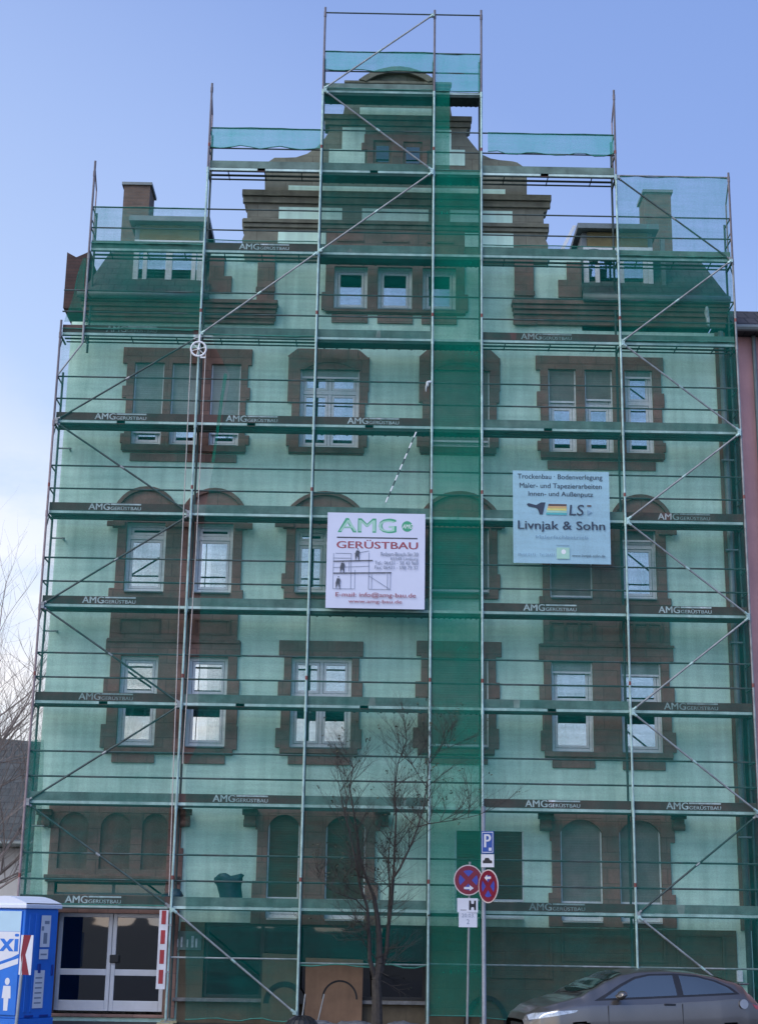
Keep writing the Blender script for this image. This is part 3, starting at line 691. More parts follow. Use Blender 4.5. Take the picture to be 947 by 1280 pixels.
for b in range(6):
    for k in range(1, BAY_TOP[b]+1):
        xa, xb = SX[b]+.03, SX[b+1]-.03
        if b == 0 and k >= 8: xa = S0U+.03
        z = LV(k)
        # deck: planks with gaps, bright front edge profile
        mb = MB()
        mb.box(xa, xb, .072, .115, z-.035, z+.02, mi=0); mb.box(xa, xb, .078, .113, z-(.105 if b in (2, 3) else .06), z-.0355, mi=1)
        if b in (2, 3):
            mb.box(xa, xb, .117, .72, z-.045, z+.0, mi=1)
            for t in range(9): xx = xa+(xb-xa)*(t+.5)/9; mb.box(xx-.02, xx+.02, .13, .70, z-.065, z-.046, mi=1)
        else:
            for y0, y1 in (((.117, .27), (.35, .49), (.57, .72)) if k < 7 else ((.117, .22), (.40, .49), (.665, .72))): mb.box(xa, xb, y0, y1, z-(.045 if k < 7 else .02), z+.0, mi=1)
            for t in range(3): xx = xa+(xb-xa)*(t+.5)/3; mb.box(xx-.010, xx+.010, .118, .715, z-.028, z-.008, mi=1)
        if b in (0, 1, 2, 4) and (k*7+b*3) % 3 == 0: xx = xa+(xb-xa)*.47; mb.box(xx-.09, xx+.09, .072, .0745, z-.055, z+.02, mi=2)
        mb.build('deck', [M['edge'], M['plank'], M['toe_b']], SCF)
        if b != 3:
            brown = (b, k) in LET
            t = MB().box(xa, xb, .065, .09, z+.024, z+.195).build('toe_board', M['toe_b'] if brown else M['toe_g'], SCF)
            if brown: letters(xa+LET[(b, k)]*(xb-xa), z+.02, t, dim=(b, k) in DIM)
        for dz, nm in ((.5, 'midrail'), (1.0, 'guardrail')):
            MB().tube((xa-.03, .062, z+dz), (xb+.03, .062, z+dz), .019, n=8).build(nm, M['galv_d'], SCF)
for b, (y, z) in ((1, (0.06, 1.25)), (2, (.06, 1.18)), (4, (.06, 1.2)), (5, (.06, 1.2)), (3, (.06, 1.2))):
    MB().tube((SX[b], y, z), (SX[b+1], y, z), .019, n=8).build('guardrail', M['galv'], SCF)
for b in (2, 3): MB().tube((SX[b], .04, LV(11)), (SX[b+1], .04, LV(11)), .019, n=8).build('guardrail', M['galv_d'], SCF)
MB().tube((SX[5], .04, LV(9)), (SX[6], .04, LV(9)), .019, n=8).build('guardrail', M['galv'], SCF)
for i, x in enumerate(SX):
    kt = (7, 9, 10, 10, 10, 9, 8)[i]
    for k in range(1, kt+1):
        mb = MB().tube((x, 0, LV(k)-.06), (x, DEP, LV(k)-.06), .024, n=8)
        mb.tube((x, .0, LV(k)-.42), (x, .30, LV(k)-.07), .014, n=6)
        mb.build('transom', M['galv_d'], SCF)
        if i in (0, 6) or k == kt:
            for dz in (.5, 1.0):
                if LV(k)+dz < TOP[i]: MB().tube((x, 0, LV(k)+dz), (x, DEP, LV(k)+dz), .017, n=6).build('end_rail', M['galv_d'], SCF)
for k in (7, 8):
    MB().tube((S0U, 0, LV(k)-.06), (S0U, DEP, LV(k)-.06), .024, n=8).build('transom', M['galv'], SCF)
    for dz in (.5, 1.0): MB().tube((S0U, 0, LV(k)+dz), (S0U, DEP, LV(k)+dz), .017, n=6).build('end_rail', M['galv_d'], SCF)
# gate-like end frames on the free-standing tops
for x, z, dx in ((S0U, LV(9)-.9, 0), (SX[1], LV(10)-.95, 0), (SX[5], LV(10)-.95, 0), (SX[6], LV(9)-.95, 0)):
    MB().tube((x, 0, z+.85), (x, .45, z+.45), .017, n=6).tube((x, .45, z+.45), (x, .45, z-1.0), .017, n=6).tube((x, 0, z-.4), (x, .45, z-.4), .015, n=6).build('end_frame', M['rust'], SCF)
def node(s, k, y): 
    x = SX[s]; z = LV(k) if k > 0 else .25
    return Vector((x, y, z+(-.02)))
BR = [(0, 2, 1, 1, .05), (0, 2, 1, 3, .05), (0, 4, 1, 3, .05), (0, 4, 1, 5, .05), (0, 6, 1, 5, .05), (0, 6, 1, 7, .05), (1, 7, 2, 8, -.05), (2, 8, 3, 9, -.05), (3, 9, 2, 10, -.05), (2, 10, 3, 11, -.05), (1, 1, 2, 0, -.05),
      (5, 7, 6, 8, -.05), (6, 8, 5, 9, .05), (5, 7, 6, 6, -.05), (6, 6, 5, 5, -.05), (5, 5, 6, 4, -.05), (6, 4, 5, 3, -.05), (5, 3, 6, 2, -.05), (6, 2, 5, 1, .05), (5, 1, 6, 0, -.05)]
for s0, k0, s1, k1, y in BR:
    a, b = node(s0, k0, y), node(s1, k1, y); d = (b-a).normalized(); a2 = a+d*.06; b2 = b-d*.06
    mb = MB().tube(a2, b2, .021, n=8)
    for p, dd in ((a2, d), (b2, -d)):
        mb.tube(p, p+dd*.09, .030, n=8, mi=1); mb.box(p.x-.035, p.x+.035, min(0, y)-.02, max(0, y)+.02, p.z-.035, p.z+.035, mi=1)
    p = a.lerp(b, .5); mb.tube(p-d*.05, p+d*.05, .026, n=8, mi=1)
    mb.build('brace', [M['galv'] if y < 0 else M['galv_d'], M['galv'] if y > 0 else M['galv_l']], SCF)
# short bracket struts that carry the narrower upper left bay, wall ties
MB().tube((S0U, .0, LV(7)-.25), (SX[0], .0, LV(6)+1.0), .02, n=8).build('bracket', M['galv'], SCF)
for k in (2, 4, 5, 6):
    MB().tube((SX[0]+.25, DEP, LV(k)-.45), (SX[0]+.25, YW-.01, LV(k)-.45), .02, n=8).tube((SX[0], DEP+.03, LV(k)-.45), (SX[0]+.3, DEP+.03, LV(k)-.45), .02, n=8).build('wall_tie', M['galv'], SCF)
    MB().tube((SX[6]-.25, DEP, LV(k)-.45), (SX[6]-.25, YW-.01, LV(k)-.45), .02, n=8).tube((SX[6], DEP+.03, LV(k)-.45), (SX[6]-.3, DEP+.03, LV(k)-.45), .02, n=8).build('wall_tie', M['galv'], SCF)

# ------------------------------------------------------------------ debris netting
def hsh(a, b): return math.sin(a*12.9898+b*78.233)*.5
def net(label, x0, x1, z0, z1, m, y=.034, amp=.03, sag=.0, sag_top=0, left=None, group='green debris nets tied to the scaffolding', name='debris_net', dx=.22, ph=0, right=None):
    nx, nz = max(3, int((x1-x0)/dx)), max(3, int((z1-z0)/dx)); V = []; Fc = []
    for j in range(nz+1):
        for i in range(nx+1):
            u, v = i/nx, j/nz; xr = x1 if right is None else right(z0+(z1-z0)*v)
            xl = x0 if left is None else left(z0+(z1-z0)*v); x = xl+(xr-xl)*u; zlo = z0+(sag*(hsh(i*.37+ph, 3.1)+.35*hsh(i*1.3, ph)) if sag else 0); zhi = z1-sag_top*abs(math.sin(u*PI*3+ph))*.6
            z = zlo+(zhi-zlo)*v
            yy = y+amp*(math.sin(x*2.3+z*.8+ph)+.6*math.sin(z*3.1-x*1.3+ph*2)+.5*math.sin(x*9+ph))*.6*min(1, 6*u*(1-u)+.15)
            V.append((x, yy, z))
    for j in range(nz):
        for i in range(nx):
            a = j*(nx+1)+i; Fc.append([a, a+1, a+nx+2, a+nx+1])
    me = bpy.data.meshes.new(name); me.from_pydata(V, [], Fc); me.update()
    o = link(name, me, None, m, smooth=True)
    h = MB()
    for i in range(nx): h.tube(Vector(V[nz*(nx+1)+i]), Vector(V[nz*(nx+1)+i+1]), .012, n=5)
    h.build('hem', M['hem'], o); h = MB()
    for i in range(nx): h.tube(Vector(V[i]), Vector(V[i+1]), .010+.008*abs(hsh(i, ph)), n=5)
    h.build('hem', M['hem'], o)
    return tag(o, label, 'netting', group)
M['hem'] = mat('dark_green_net_hem', (.03, .16, .12), .8, .3, 8)
g = .03
gap_l = lambda z: SX[1]-.16-(.05 if z < 6 else 0)
net('green net over the scaffold bay above the glass entrance door', SX[0]+g, SX[1]-.14, LV(1)+.02, LV(7)+.1, M['net'], ph=1)
net('green net round the left dormer window and roof corner', S0U+g, SX[1]-g, LV(7)+.12, LV(8)+.12, M['netu'], ph=2)
net('pale green net strip before the foot of the brown chimney', S0U+g, SX[1]-g, LV(8)+.125, LV(8)+1.0, M['thin2'], ph=18, sag_top=.02)
gapx = SX[1]+.16
GP = [(at(x_, y_, .03).z, at(x_, y_, .03).x) for x_, y_ in ((232, 1255), (232, 960), (247, 930), (250, 760), (256, 640), (268, 575), (288, 470), (268, 432), (266, 420))]
def gapf(z):
    for (za, xa_), (zb_, xb_) in zip(GP, GP[1:]):
        if z <= zb_: return xa_+(xb_-xa_)*max(0, (z-za)/(zb_-za))
    return GP[-1][1]
net('green net over the bay right of the hoist rope, with the red stone slit', gapx, SX[2]-g, .12, LV(7)+.0, M['net'], ph=3, sag=.05, left=gapf)
net('green net in the second bay at attic height left of the triple window', SX[1]+g, SX[2]-g, LV(7)+.02, LV(8)+.25, M['net'], ph=4)
net('folded light green net strip on the rails left of the gable top', SX[1]+g, SX[2]-g, LV(9)+.52, LV(9)+1.0, M['band'], ph=5, sag=.06)
net('green net over the bay with the scaffolder\'s white sign', SX[2]+g, SX[3]-g, 1.15, LV(10)+.05, M['net'], ph=6, sag=.06)
net('folded light green net strip above the round pediment', SX[2]+g, SX[3]-g, LV(10)+.52, LV(10)+1.0, M['band'], ph=7, sag=.04)
net('dense dark green net down the narrow ladder bay', SX[3]+g, SX[4]-g, .25, LV(9)+.05, M['net2'], ph=8, amp=.008)
net('light green net panel at the very top of the narrow bay', SX[3]+g, SX[4]-g, LV(10)+.03, LV(10)+1.0, M['band'], ph=9, sag=.0, sag_top=.04)
net('dark green net scrap beside the gable top in the narrow bay', SX[3]+g, SX[3]+.36, LV(9)+.06, LV(10)+.02, M['net2'], ph=10)
net('green net over the wide bay behind the painter\'s blue banner', SX[4]+g, SX[5]-g, .2, LV(8)+.25, M['net'], ph=11, sag=.05)
net('ragged folded green net strip on the rails right of the gable', SX[4]+g+.12, SX[5]-g, LV(9)+.50, LV(9)+1.0, M['band'], ph=12, sag=.08)
net('green net over the outer right bay beside the pink house', SX[5]+g, SX[6]-g, .2, LV(7)+.05, M['net'], ph=13, sag=.05)
net('thicker green net before the right end of the roof', SX[5]+g, SX[6]-g, LV(7)+.06, LV(8)+.05, M['netu'], ph=17)
net('thin pale net over the right chimney and open sky', SX[5]+g, SX[6]-g, LV(8)+.06, LV(9), M['thin2'], ph=14, sag_top=.06)
# net returned round the left end, and the loose drape on the upper left corner
def quadnet(label, pts, m, n=14, amp=.03):
    V = []; Fc = []; a, b, c_, d = [Vector(p) for p in pts]
    for j in range(n+1):
        for i in range(n+1):
            u, v = i/n, j/n; p = a.lerp(b, u).lerp(d.lerp(c_, u), v)
            k = amp*math.sin(PI*v)*math.sin(u*9+v*4); V.append((p.x+k, p.y-abs(k), p.z))
    for j in range(n):
        for i in range(n): q_ = j*(n+1)+i; Fc.append([q_, q_+1, q_+n+2, q_+n+1])
    me = bpy.data.meshes.new('debris_net'); me.from_pydata(V, [], Fc); me.update()
    return tag(link('debris_net', me, None, m, smooth=True), label, 'netting', 'green debris nets tied to the scaffolding')
quadnet('green net closing the lower left scaffold end near the toilet', [at(21, 1130, .0), at(53, 1130, .73), at(55, 925, .73), at(36, 925, 0)], M['netu'])
p = [at(80, 402, .3), at(108, 402, .1), at(108, 322, .1), at(104, 322, .15)]
quadnet('loose green net drooping off the upper left roof corner', p, M['netu'], amp=.05)
p = [at(262, 575, -.02), at(282, 470, -.02), at(258, 428, -.02), at(255, 428, -.02)]
quadnet('twisted green net flap pulled aside next to the hoist wheel', [at(264, 578, -.02), at(268, 578, -.02), at(284, 468, -.02), at(280, 466, -.02)], M['net2'], amp=.02)

# ------------------------------------------------------------------ signs on the scaffold
def board(x0, y0, x1, y1, Y):
    a = at(x0, (y0+y1)/2, Y).x; b = at(x1, (y0+y1)/2, Y).x; xm = (x0+x1)/2
    return a, b, at(xm, y1, Y).z, at(xm, y0, Y).z
class Sheet:
    """draws on a sheet in its own 0..1 coordinates, origin top left"""
    def __init__(s, r, y): s.x0, s.x1, s.z0, s.z1 = r; s.y = y; s.mb = MB(); s.k = 0
    def X(s, u): return s.x0+(s.x1-s.x0)*u
    def Z(s, v): return s.z1-(s.z1-s.z0)*v
    def lay(s): s.k += 1; return s.y-.0008*s.k
    def text(s, t, u0, u1, v0, v1, mi, bold=0, shear=0): text_faces(s.mb, t, s.X(u0), s.X(u1), s.Z(v1), s.Z(v0), s.lay(), mi, bold, shear)
    def rect(s, u0, u1, v0, v1, mi): y = s.lay(); s.mb.face([(s.X(u0), y, s.Z(v1)), (s.X(u1), y, s.Z(v1)), (s.X(u1), y, s.Z(v0)), (s.X(u0), y, s.Z(v0))], mi)
    def line(s, u0, v0, u1, v1, w, mi):
        a, b = Vector((s.X(u0), s.Z(v0))), Vector((s.X(u1), s.Z(v1))); d = (b-a).normalized(); n = Vector((-d.y, d.x))*w/2; y = s.lay()
        s.mb.face([(p.x, y, p.y) for p in (a-n, b-n, b+n, a+n)], mi)
    def poly(s, pts, mi): y = s.lay(); s.mb.face([(s.X(u), y, s.Z(v)) for u, v in pts], mi)
    def disc(s, u, v, r, mi, n=28, sy=1): y = s.lay(); s.mb.face([(s.X(u)+r*math.cos(2*PI*i/n), y, s.Z(v)+r*sy*math.sin(2*PI*i/n)) for i in range(n)], mi)
M['sign'] = mat('white_sign_sheet', (.60, .63, .75), .45, .04, 2)
M['ink_g'] = mat('green_ink', (.05, .33, .17), .5, .1, 5); M['ink_lg'] = mat('light_green_ink', (.34, .58, .46), .5, .1, 5)
M['ink_r'] = mat('dark_red_ink', (.30, .06, .08), .5, .15, 5); M['ink_k'] = mat('dark_grey_ink', (.06, .07, .09), .5, .1, 5); M['ink_b'] = mat('grey_blue_ink', (.20, .24, .32), .5, .1, 5)
r = board(408, 641.5, 531, 761, -.10); y = -.10
AM = tag(MB().box(r[0], r[1], y, y+.02, r[2], r[3]).build('company_sign', M['sign'], None, bevel=.004), 'white square scaffolding company sign with green AMG lettering and scaffold drawing', 'sign')
s = Sheet(r, y)
G_, LG, R_, K_, BL, W_ = 0, 1, 2, 3, 4, 5
s.text('AMG', .11, .70, .055, .21, G_, bold=.035); s.text('AMG', .125, .685, .075, .195, LG, bold=.004)
s.disc(.815, .135, .115, G_); s.text('AMG', .765, .87, .112, .158, W_, .01, .3)
s.line(.10, .262, .92, .262, .028, K_); s.text('GERÜSTBAU', .10, .925, .285, .375, R_, bold=.03)
for a in ((.07, .43, .07, .8), (.09, .43, .25, .43), (.25, .43, .25, .8), (.29, .6, .29, .8), (.43, .42, .43, .5), (.28, .43, .43, .4), (.07, .48, .25, .48), (.07, .58, .43, .56), (.43, .5, .43, .62), (.23, .5, .23, .62), (.43, .62, .43, .8), (.65, .62, .65, .8), (.43, .66, .65, .8), (.43, .8, .65, .8), (.07, .8, .29, .8), (.46, .64, .46, .8), (.62, .64, .62, .8)): s.line(*a, .010, BL)
s.line(.07, .515, .47, .50, .022, K_); s.line(.07, .64, .66, .625, .024, K_)
for u, v in ((.31, .505), (.16, .638), (.12, .80)):
    s.poly([(u-.016, v), (u-.004, v-.05), (u+.004, v-.05), (u+.016, v), (u+.022, v), (u+.02, v-.085), (u+.032, v-.06), (u+.02, v-.105), (u-.01, v-.108), (u-.022, v-.06), (u-.018, v)], K_); s.disc(u+.005, v-.122, .014, K_, 12)
s.text('Robert-Bosch-Str.20', .55, .93, .41, .45, BL, .012); s.text('65549 Limburg', .65, .93, .463, .503, BL, .012)
s.text('Tel.: 06431 - 58 43 960', .49, .93, .505, .54, BL, .012); s.text('Fax: 06431 - 598 79 37', .49, .93, .553, .588, BL, .012)
s.text('E-mail: info@amg-bau.de', .10, .91, .835, .895, R_, .012); s.text('www.amg-bau.de', .23, .77, .91, .955, R_, .012)
s.mb.build('lettering', [M['ink_g'], M['ink_lg'], M['ink_r'], M['ink_k'], M['ink_b'], M['white']], AM, fix=False)

M['banner'] = netmat('pale_blue_mesh_banner', (.42, .66, .76), .88, .94, .25)
r = board(641, 589, 762, 704.5, -.06); y = -.06
def sheet_mesh(r, y, m, name):
    V = []; Fc = []; n = 12
    for j in range(n+1):
        for i in range(n+1):
            u, v = i/n, j/n; V.append((r[0]+(r[1]-r[0])*u, y+.004*math.sin(u*7+v*3), r[2]+(r[3]-r[2])*v))
    for j in range(n):
        for i in range(n): a = j*(n+1)+i; Fc.append([a, a+1, a+n+2, a+n+1])
    me = bpy.data.meshes.new(name); me.from_pydata(V, [], Fc); me.update(); return link(name, me, None, m, True)
LB = tag(sheet_mesh(r, y+.006, M['banner'], 'banner'), 'pale blue painter\'s banner with brush, colour stripes and dark lettering', 'banner')
M['c_y'] = mat('yellow_ink', (.62, .58, .18), .5, .1, 5); M['c_o'] = mat('orange_ink', (.55, .36, .16), .5, .1, 5); M['c_t'] = mat('teal_ink', (.08, .40, .42), .5, .1, 5); M['c_br'] = mat('brown_ink', (.10, .06, .05), .5, .1, 5)
M['ink_n'] = mat('navy_ink', (.022, .04, .07), .5, .1, 5); M['ink_f'] = mat('faint_blue_ink', (.20, .34, .44), .5, .1, 5)
s = Sheet(r, y-.002)
N_, Yl, Or, Gn, Tl, Br, Fa, Wt = range(8)
s.text('Trockenbau · Bodenverlegung', .05, .93, .035, .105, N_, .008); s.text('Maler- und Tapezierarbeiten', .07, .92, .135, .205, N_, .008); s.text('Innen- und Außenputz', .16, .83, .225, .29, N_, .008)
s.poly([(.14, .37), (.16, .355), (.24, .375), (.29, .345), (.335, .345), (.305, .475), (.275, .475), (.255, .42), (.235, .405), (.16, .39)], N_)
for k, mi in enumerate((Br, Or, Yl, Gn, Tl)): v = .36+.024*k; s.poly([(.367-.006*k, v), (.555, v), (.553, v+.022), (.362-.006*k, v+.022)], mi)
s.text('LS', .58, .73, .365, .48, N_, .012, .1); s.line(.765, .375, .81, .375, .03, Br); s.poly([(.765, .42), (.82, .44), (.765, .475)], Fa)
s.text('Livnjak & Sohn', .05, .945, .545, .665, N_, .018)
s.text('Malerfachbetrieb', .23, .77, .70, .735, Fa, 0); s.rect(.445, .575, .83, .95, Gn); s.disc(.515, .875, .05, Wt, 16); s.line(.44, .805, .575, .805, .012, Fa)
s.text('Mobil 0172 · Tel 06431', .05, .42, .895, .925, Fa, 0); s.text('www.livnjak-sohn.de', .60, .94, .90, .935, N_, 0)
s.mb.build('lettering', [M['ink_n'], M['c_y'], M['c_o'], M['ink_lg'], M['c_t'], M['c_br'], M['ink_f'], M['white']], LB, fix=False)

# ------------------------------------------------------------------ hoist wheel and ropes, striped guard, rope, sack, clutter
H = at(248, 436, -.14); HW = tag(empty('hoist_wheel', H), 'white pulley wheel with long ropes on the second upright', 'hoist')
mb = MB(); R = .165
for i in range(28):
    a, b = 2*PI*i/28, 2*PI*(i+1)/28
    mb.tube((R*math.cos(a), 0, R*math.sin(a)), (R*math.cos(b), 0, R*math.sin(b)), .022, n=6)
for k in range(3): a = PI*k/3+.3; mb.tube((-R*math.cos(a), 0, -R*math.sin(a)), (R*math.cos(a), 0, R*math.sin(a)), .008, n=5)
mb.tube((0, -.04, 0), (0, .12, 0), .03, n=8); mb.build('wheel', M['white'], HW)
MB().tube((.02, .02, .34), (.0, .02, 0), .018, n=6).tube((.05, -.01, -.20), (.17, -.01, -.2), .02, n=6).tube((.03, .02, .30), (.03, .16, .30), .02, n=6).build('bracket', M['white'], HW)
M['rope'] = mat('pale_rope', (.50, .45, .40), .9, .25, 20)
for x0, x1, y1 in ((-.16, 211, 1120), (.16, 228, 955)):
    e = at(x1, y1, -.16)-H
    MB().path([(x0, 0, 0), (x0*.9+e.x*.5-(x0*.2), -.02, e.z*.5), (e.x, e.y*.2, e.z)], [.011]*3, n=5).build('rope', M['rope'], HW)
# red and white striped sleeve on the upright beside the door
a, b = at(210, 1138, 0), at(209, 1237, 0); zb, zt = b.z, a.z; xg = SX[1]-.13
M['sgn_w0'] = mat('dirty_white_plastic', (.58, .58, .60), .5, .15, 5)
M['red'] = mat('signal_red', (.30, .02, .025), .45, .12, 5)
mb = MB(); mb.box(xg-.09, xg+.09, -.06, -.035, zb, zt, mi=0)
n = 4; h = (zt-zb)/n
for k in range(n): mb.box(xg-.045, xg+.045, -.0635, -.0605, zb+h*k+.10, zb+h*k+.36, mi=1)
G2 = tag(mb.build('safety_marker', [M['sgn_w0'], M['red']], None, bevel=.003), 'white marker strip with red blocks on the upright beside the door', 'marker')
MB().box(xg-.05, xg+.16, -.034, -.026, zb+.3, zb+.34).box(xg-.05, xg+.16, -.034, -.026, zt-.3, zt-.26).build('strap', M['galv'], G2)
# dashed rope
a, b = at(520, 540, -.09), at(482, 628, -.09); mb = MB(); n = 13
for i in range(n): mb.tube(a.lerp(b, i/n), a.lerp(b, (i+1)/n), .016, n=6, mi=i % 2)
M['dkrope'] = mat('dark_rope_twist', (.05, .09, .09), .9, .2, 9)
tag(mb.build('striped_rope', [M['white'], M['dkrope']], None), 'slanting white and dark striped rope above the white company sign', 'rope')
# white knot on the net and hanging rag
def blob(name, pts, m, label, cat, rough=.35, sub=2):
    bm = bmesh.new()
    for p, rad in pts:
        r_ = bmesh.ops.create_icosphere(bm, subdivisions=sub, radius=1)
        for v in r_['verts']:
            d = Vector(v.co); k = 1+rough*.5*(math.sin(d.x*5+p[0]*9)+math.sin(d.y*7)+math.sin(d.z*6+p[2]*3))/3
            v.co = Vector(p)+Vector((d.x*rad[0]*k, d.y*rad[1]*k, d.z*rad[2]*k))
    me = bpy.data.meshes.new(name); bm.to_mesh(me); bm.free()
    o = link(name, me, None, m, True); tag(o, label, cat); return o
p = at(534, 480, -.02)
blob('plastic_tie', [((p.x, p.y, p.z), (.035, .03, .075)), ((p.x+.045, p.y, p.z+.05), (.05, .02, .03)), ((p.x-.03, p.y, p.z-.10), (.018, .02, .08))], M['letter'], 'crumpled pale plastic tie on the upright above the white company sign', 'plastic tie')
# rubble sack on the first deck
M['sack'] = mat('dark_teal_sack', (.01, .05, .065), .6, .3, 5, bump=.5, bscale=14)
def sack():
    b = at(287, 1119, .4); H_ = .60; V = []; Fc = []; n = 28; prof = [(0, .02), (.0, .17), (.06, .21), (.2, .225), (.38, .235), (.5, .27), (.57, .285), (.60, .24), (.56, .1), (.55, .01)]
    for k, (z, r_) in enumerate(prof):
        for i in range(n):
            a = 2*PI*i/n; w = 1+.09*math.sin(5*a+k)+.05*math.sin(11*a+k*2)
            lean = -.16*z
            V.append((b.x+.06+lean+r_*w*math.cos(a), b.y+r_*.85*w*math.sin(a), LV(1)+.02+z+(.05*math.sin(3*a+1) if k > 4 else 0)))
    for k in range(len(prof)-1):
        for i in range(n): j = (i+1) % n; Fc.append([k*n+i, k*n+j, (k+1)*n+j, (k+1)*n+i])
    me = bpy.data.meshes.new('rubble_sack'); me.from_pydata(V, [], Fc); me.update()
    tag(link('rubble_sack', me, None, M['sack'], True), 'dark teal rubble sack standing on the first deck', 'sack')
sack()
p = at(240, 1118, .4)
t = tag(empty('tool_tray', (p.x, .4, LV(1)+.02)), 'low tray with pale tools on the first deck beside the sack', 'tray')
MB().box(-.28, .28, -.14, .14, 0, .02).box(-.28, -.26, -.14, .14, .02, .10).box(.26, .28, -.14, .14, .02, .10).box(-.26, .26, -.14, -.12, .02, .10).box(-.26, .26, .12, .14, .02, .1).build('tray', M['zinc'], t)
MB().tube((-.22, 0, .13), (.2, .02, .13), .03, n=8).box(-.15, .12, -.05, .05, .05, .10).build('trowel', M['white'], t)
p = at(211, 1117, .35)
blob('net_heap', [((p.x, .35, LV(1)+.12), (.24, .2, .14)), ((p.x+.14, .3, LV(1)+.22), (.14, .14, .14)), ((p.x-.2, .35, LV(1)+.06), (.12, .14, .08))], M['sackl'] if 'sackl' in M else M['sack'], 'crumpled teal sheet heaped on the deck over the door', 'sheet', .6)
p = at(752, 323, .45)
tag(MB().tube((p.x-.2, .4, LV(8)), (p.x-.2, .4, LV(8)+.28), .10, .13, n=16).tube((p.x-.2, .4, LV(8)+.27), (p.x-.2, .4, LV(8)+.29), .14, n=16).build('bucket', M['zinc'], None), 'grey zinc bucket on the deck before the right dormer window', 'bucket')
tag(MB().tube((p.x+.14, .45, LV(8)), (p.x+.14, .45, LV(8)+.26), .09, .12, n=16).tube((p.x+.14, .45, LV(8)+.25), (p.x+.14, .45, LV(8)+.27), .13, n=16).build('bucket', M['dkrope'], None), 'dark bucket standing just right of the grey zinc bucket', 'bucket')
tag(MB().box(p.x-.05, p.x+.35, .2, .22, LV(8), LV(8)+.12).box(p.x-.05, p.x+.35, .30, .32, LV(8), LV(8)+.12).box(p.x-.05, p.x-.03, .22, .30, LV(8), LV(8)+.12).box(p.x+.33, p.x+.35, .22, .30, LV(8), LV(8)+.12).box(p.x-.03, p.x+.33, .22, .30, LV(8), LV(8)+.02).build('crate', M['toe_b'], None), 'small brown crate at deck edge before the right dormer', 'crate')
p = at(886, 392, .05)
blob('rag', [((p.x, .3, p.z+.1), (.05, .05, .16)), ((p.x+.02, .3, p.z-.08), (.04, .04, .14))], M['letter'], 'pale rag hanging from the upper right rail', 'rag', .7)

# ------------------------------------------------------------------ leaning plywood boards
M['ply'] = mat('brown_plywood', (.17, .10, .058), .8, .18, 3, streak=.15); M['ply2'] = mat('olive_stained_plywood', (.10, .082, .05), .85, .2, 3, streak=.15)
def lean_board(x0, y0, x1, y1, m, label, ring, Yb, dark):
    a, b = at(x0, y1, Yb).x, at(x1, y1, Yb).x; hgt = at((x0+x1)/2, y0, Yb+.12).z
    e = empty('plywood_board', ((a+b)/2, Yb, .02)); e.rotation_euler = (-.09, 0, 0); w = (b-a)/2
    MB().prism([(-w, 0), (w, 0), (w*1.02, hgt-.02), (-w*1.03, hgt)], -.012, .012).build('board', m, e)
    cx, r, w2, z0 = ring
    MB().prism([(cx+r*math.cos(PI*k/20), z0+r*math.sin(PI*k/20)) for k in range(21)]+[(cx+(r-w2)*math.cos(PI*k/20), z0+(r-w2)*math.sin(PI*k/20)) for k in range(20, -1, -1)], -.016, -.0121).build('arc_mark', M[dark], e)
    tag(e, label, 'board'); return e
lean_board(326, 1193, 371, 1260, M['ply2'], 'olive board with wide dark arc leaning behind net left of tree', (.1, .42, .11, .38), YW-.32, 'dark')
lean_board(381, 1199, 452, 1263, M['ply'], 'brown plywood board with thin arc leaning left of the street tree', (.12, .36, .035, .48), YW-.30, 'dark')
# grey rubble and folded sheets on the pavement
M['rub'] = mat('pale_grey_sheeting', (.09, .095, .11), .7, .4, 5, bump=.4, bscale=20)
for i, (x, w_, lb) in enumerate(((398, .30, 'crumpled grey sheeting below the brown plywood board'), (445, .34, 'grey sheeting heap right behind the tree trunk'), (505, .30, 'low grey rubble between tree and yellow pad'))):
    p = at(x, 1266, -.05); blob('sheeting_heap', [((p.x, .1, .05), (w_, .22, .09)), ((p.x+w_*.7, .05, .04), (w_*.7, .2, .06)), ((p.x-w_*.6, .12, .05), (w_*.5, .16, .08))], M['rub'], lb, 'sheeting', .9)

p = at(377, 1279, -2.4)
bk = empty('garden_basket', (p.x, -2.4, -.05)); tag(bk, 'dark ribbed upturned basket with two thin sticks at the kerb left of the tree', 'basket')
mb = MB(); n = 18; hb = p.z+.05+.12
for k in range(5):
    r0, r1 = .36*math.cos(k*PI/11), .36*math.cos((k+1)*PI/11); z0, z1 = hb*math.sin(k*PI/10), hb*math.sin((k+1)*PI/10)
    for i in range(n): a_, b_ = 2*PI*i/n, 2*PI*(i+1)/n; mb.face([(r0*math.cos(a_), r0*math.sin(a_), z0), (r0*math.cos(b_), r0*math.sin(b_), z0), (r1*math.cos(b_), r1*math.sin(b_), z1), (r1*math.cos(a_), r1*math.sin(a_), z1)])
    for i in range(n): a_ = 2*PI*i/n; mb.tube((r0*math.cos(a_), r0*math.sin(a_), z0), (r1*math.cos(a_), r1*math.sin(a_), z1), .012, n=5)
mb.build('basket', M['black'], bk)
for x0_, x1_ in ((.0, .05), (.3, .40)): MB().tube((x0_, 0, hb*.8), (x1_, .02, hb+.38), .012, n=6).build('stick', M['galv'], bk)

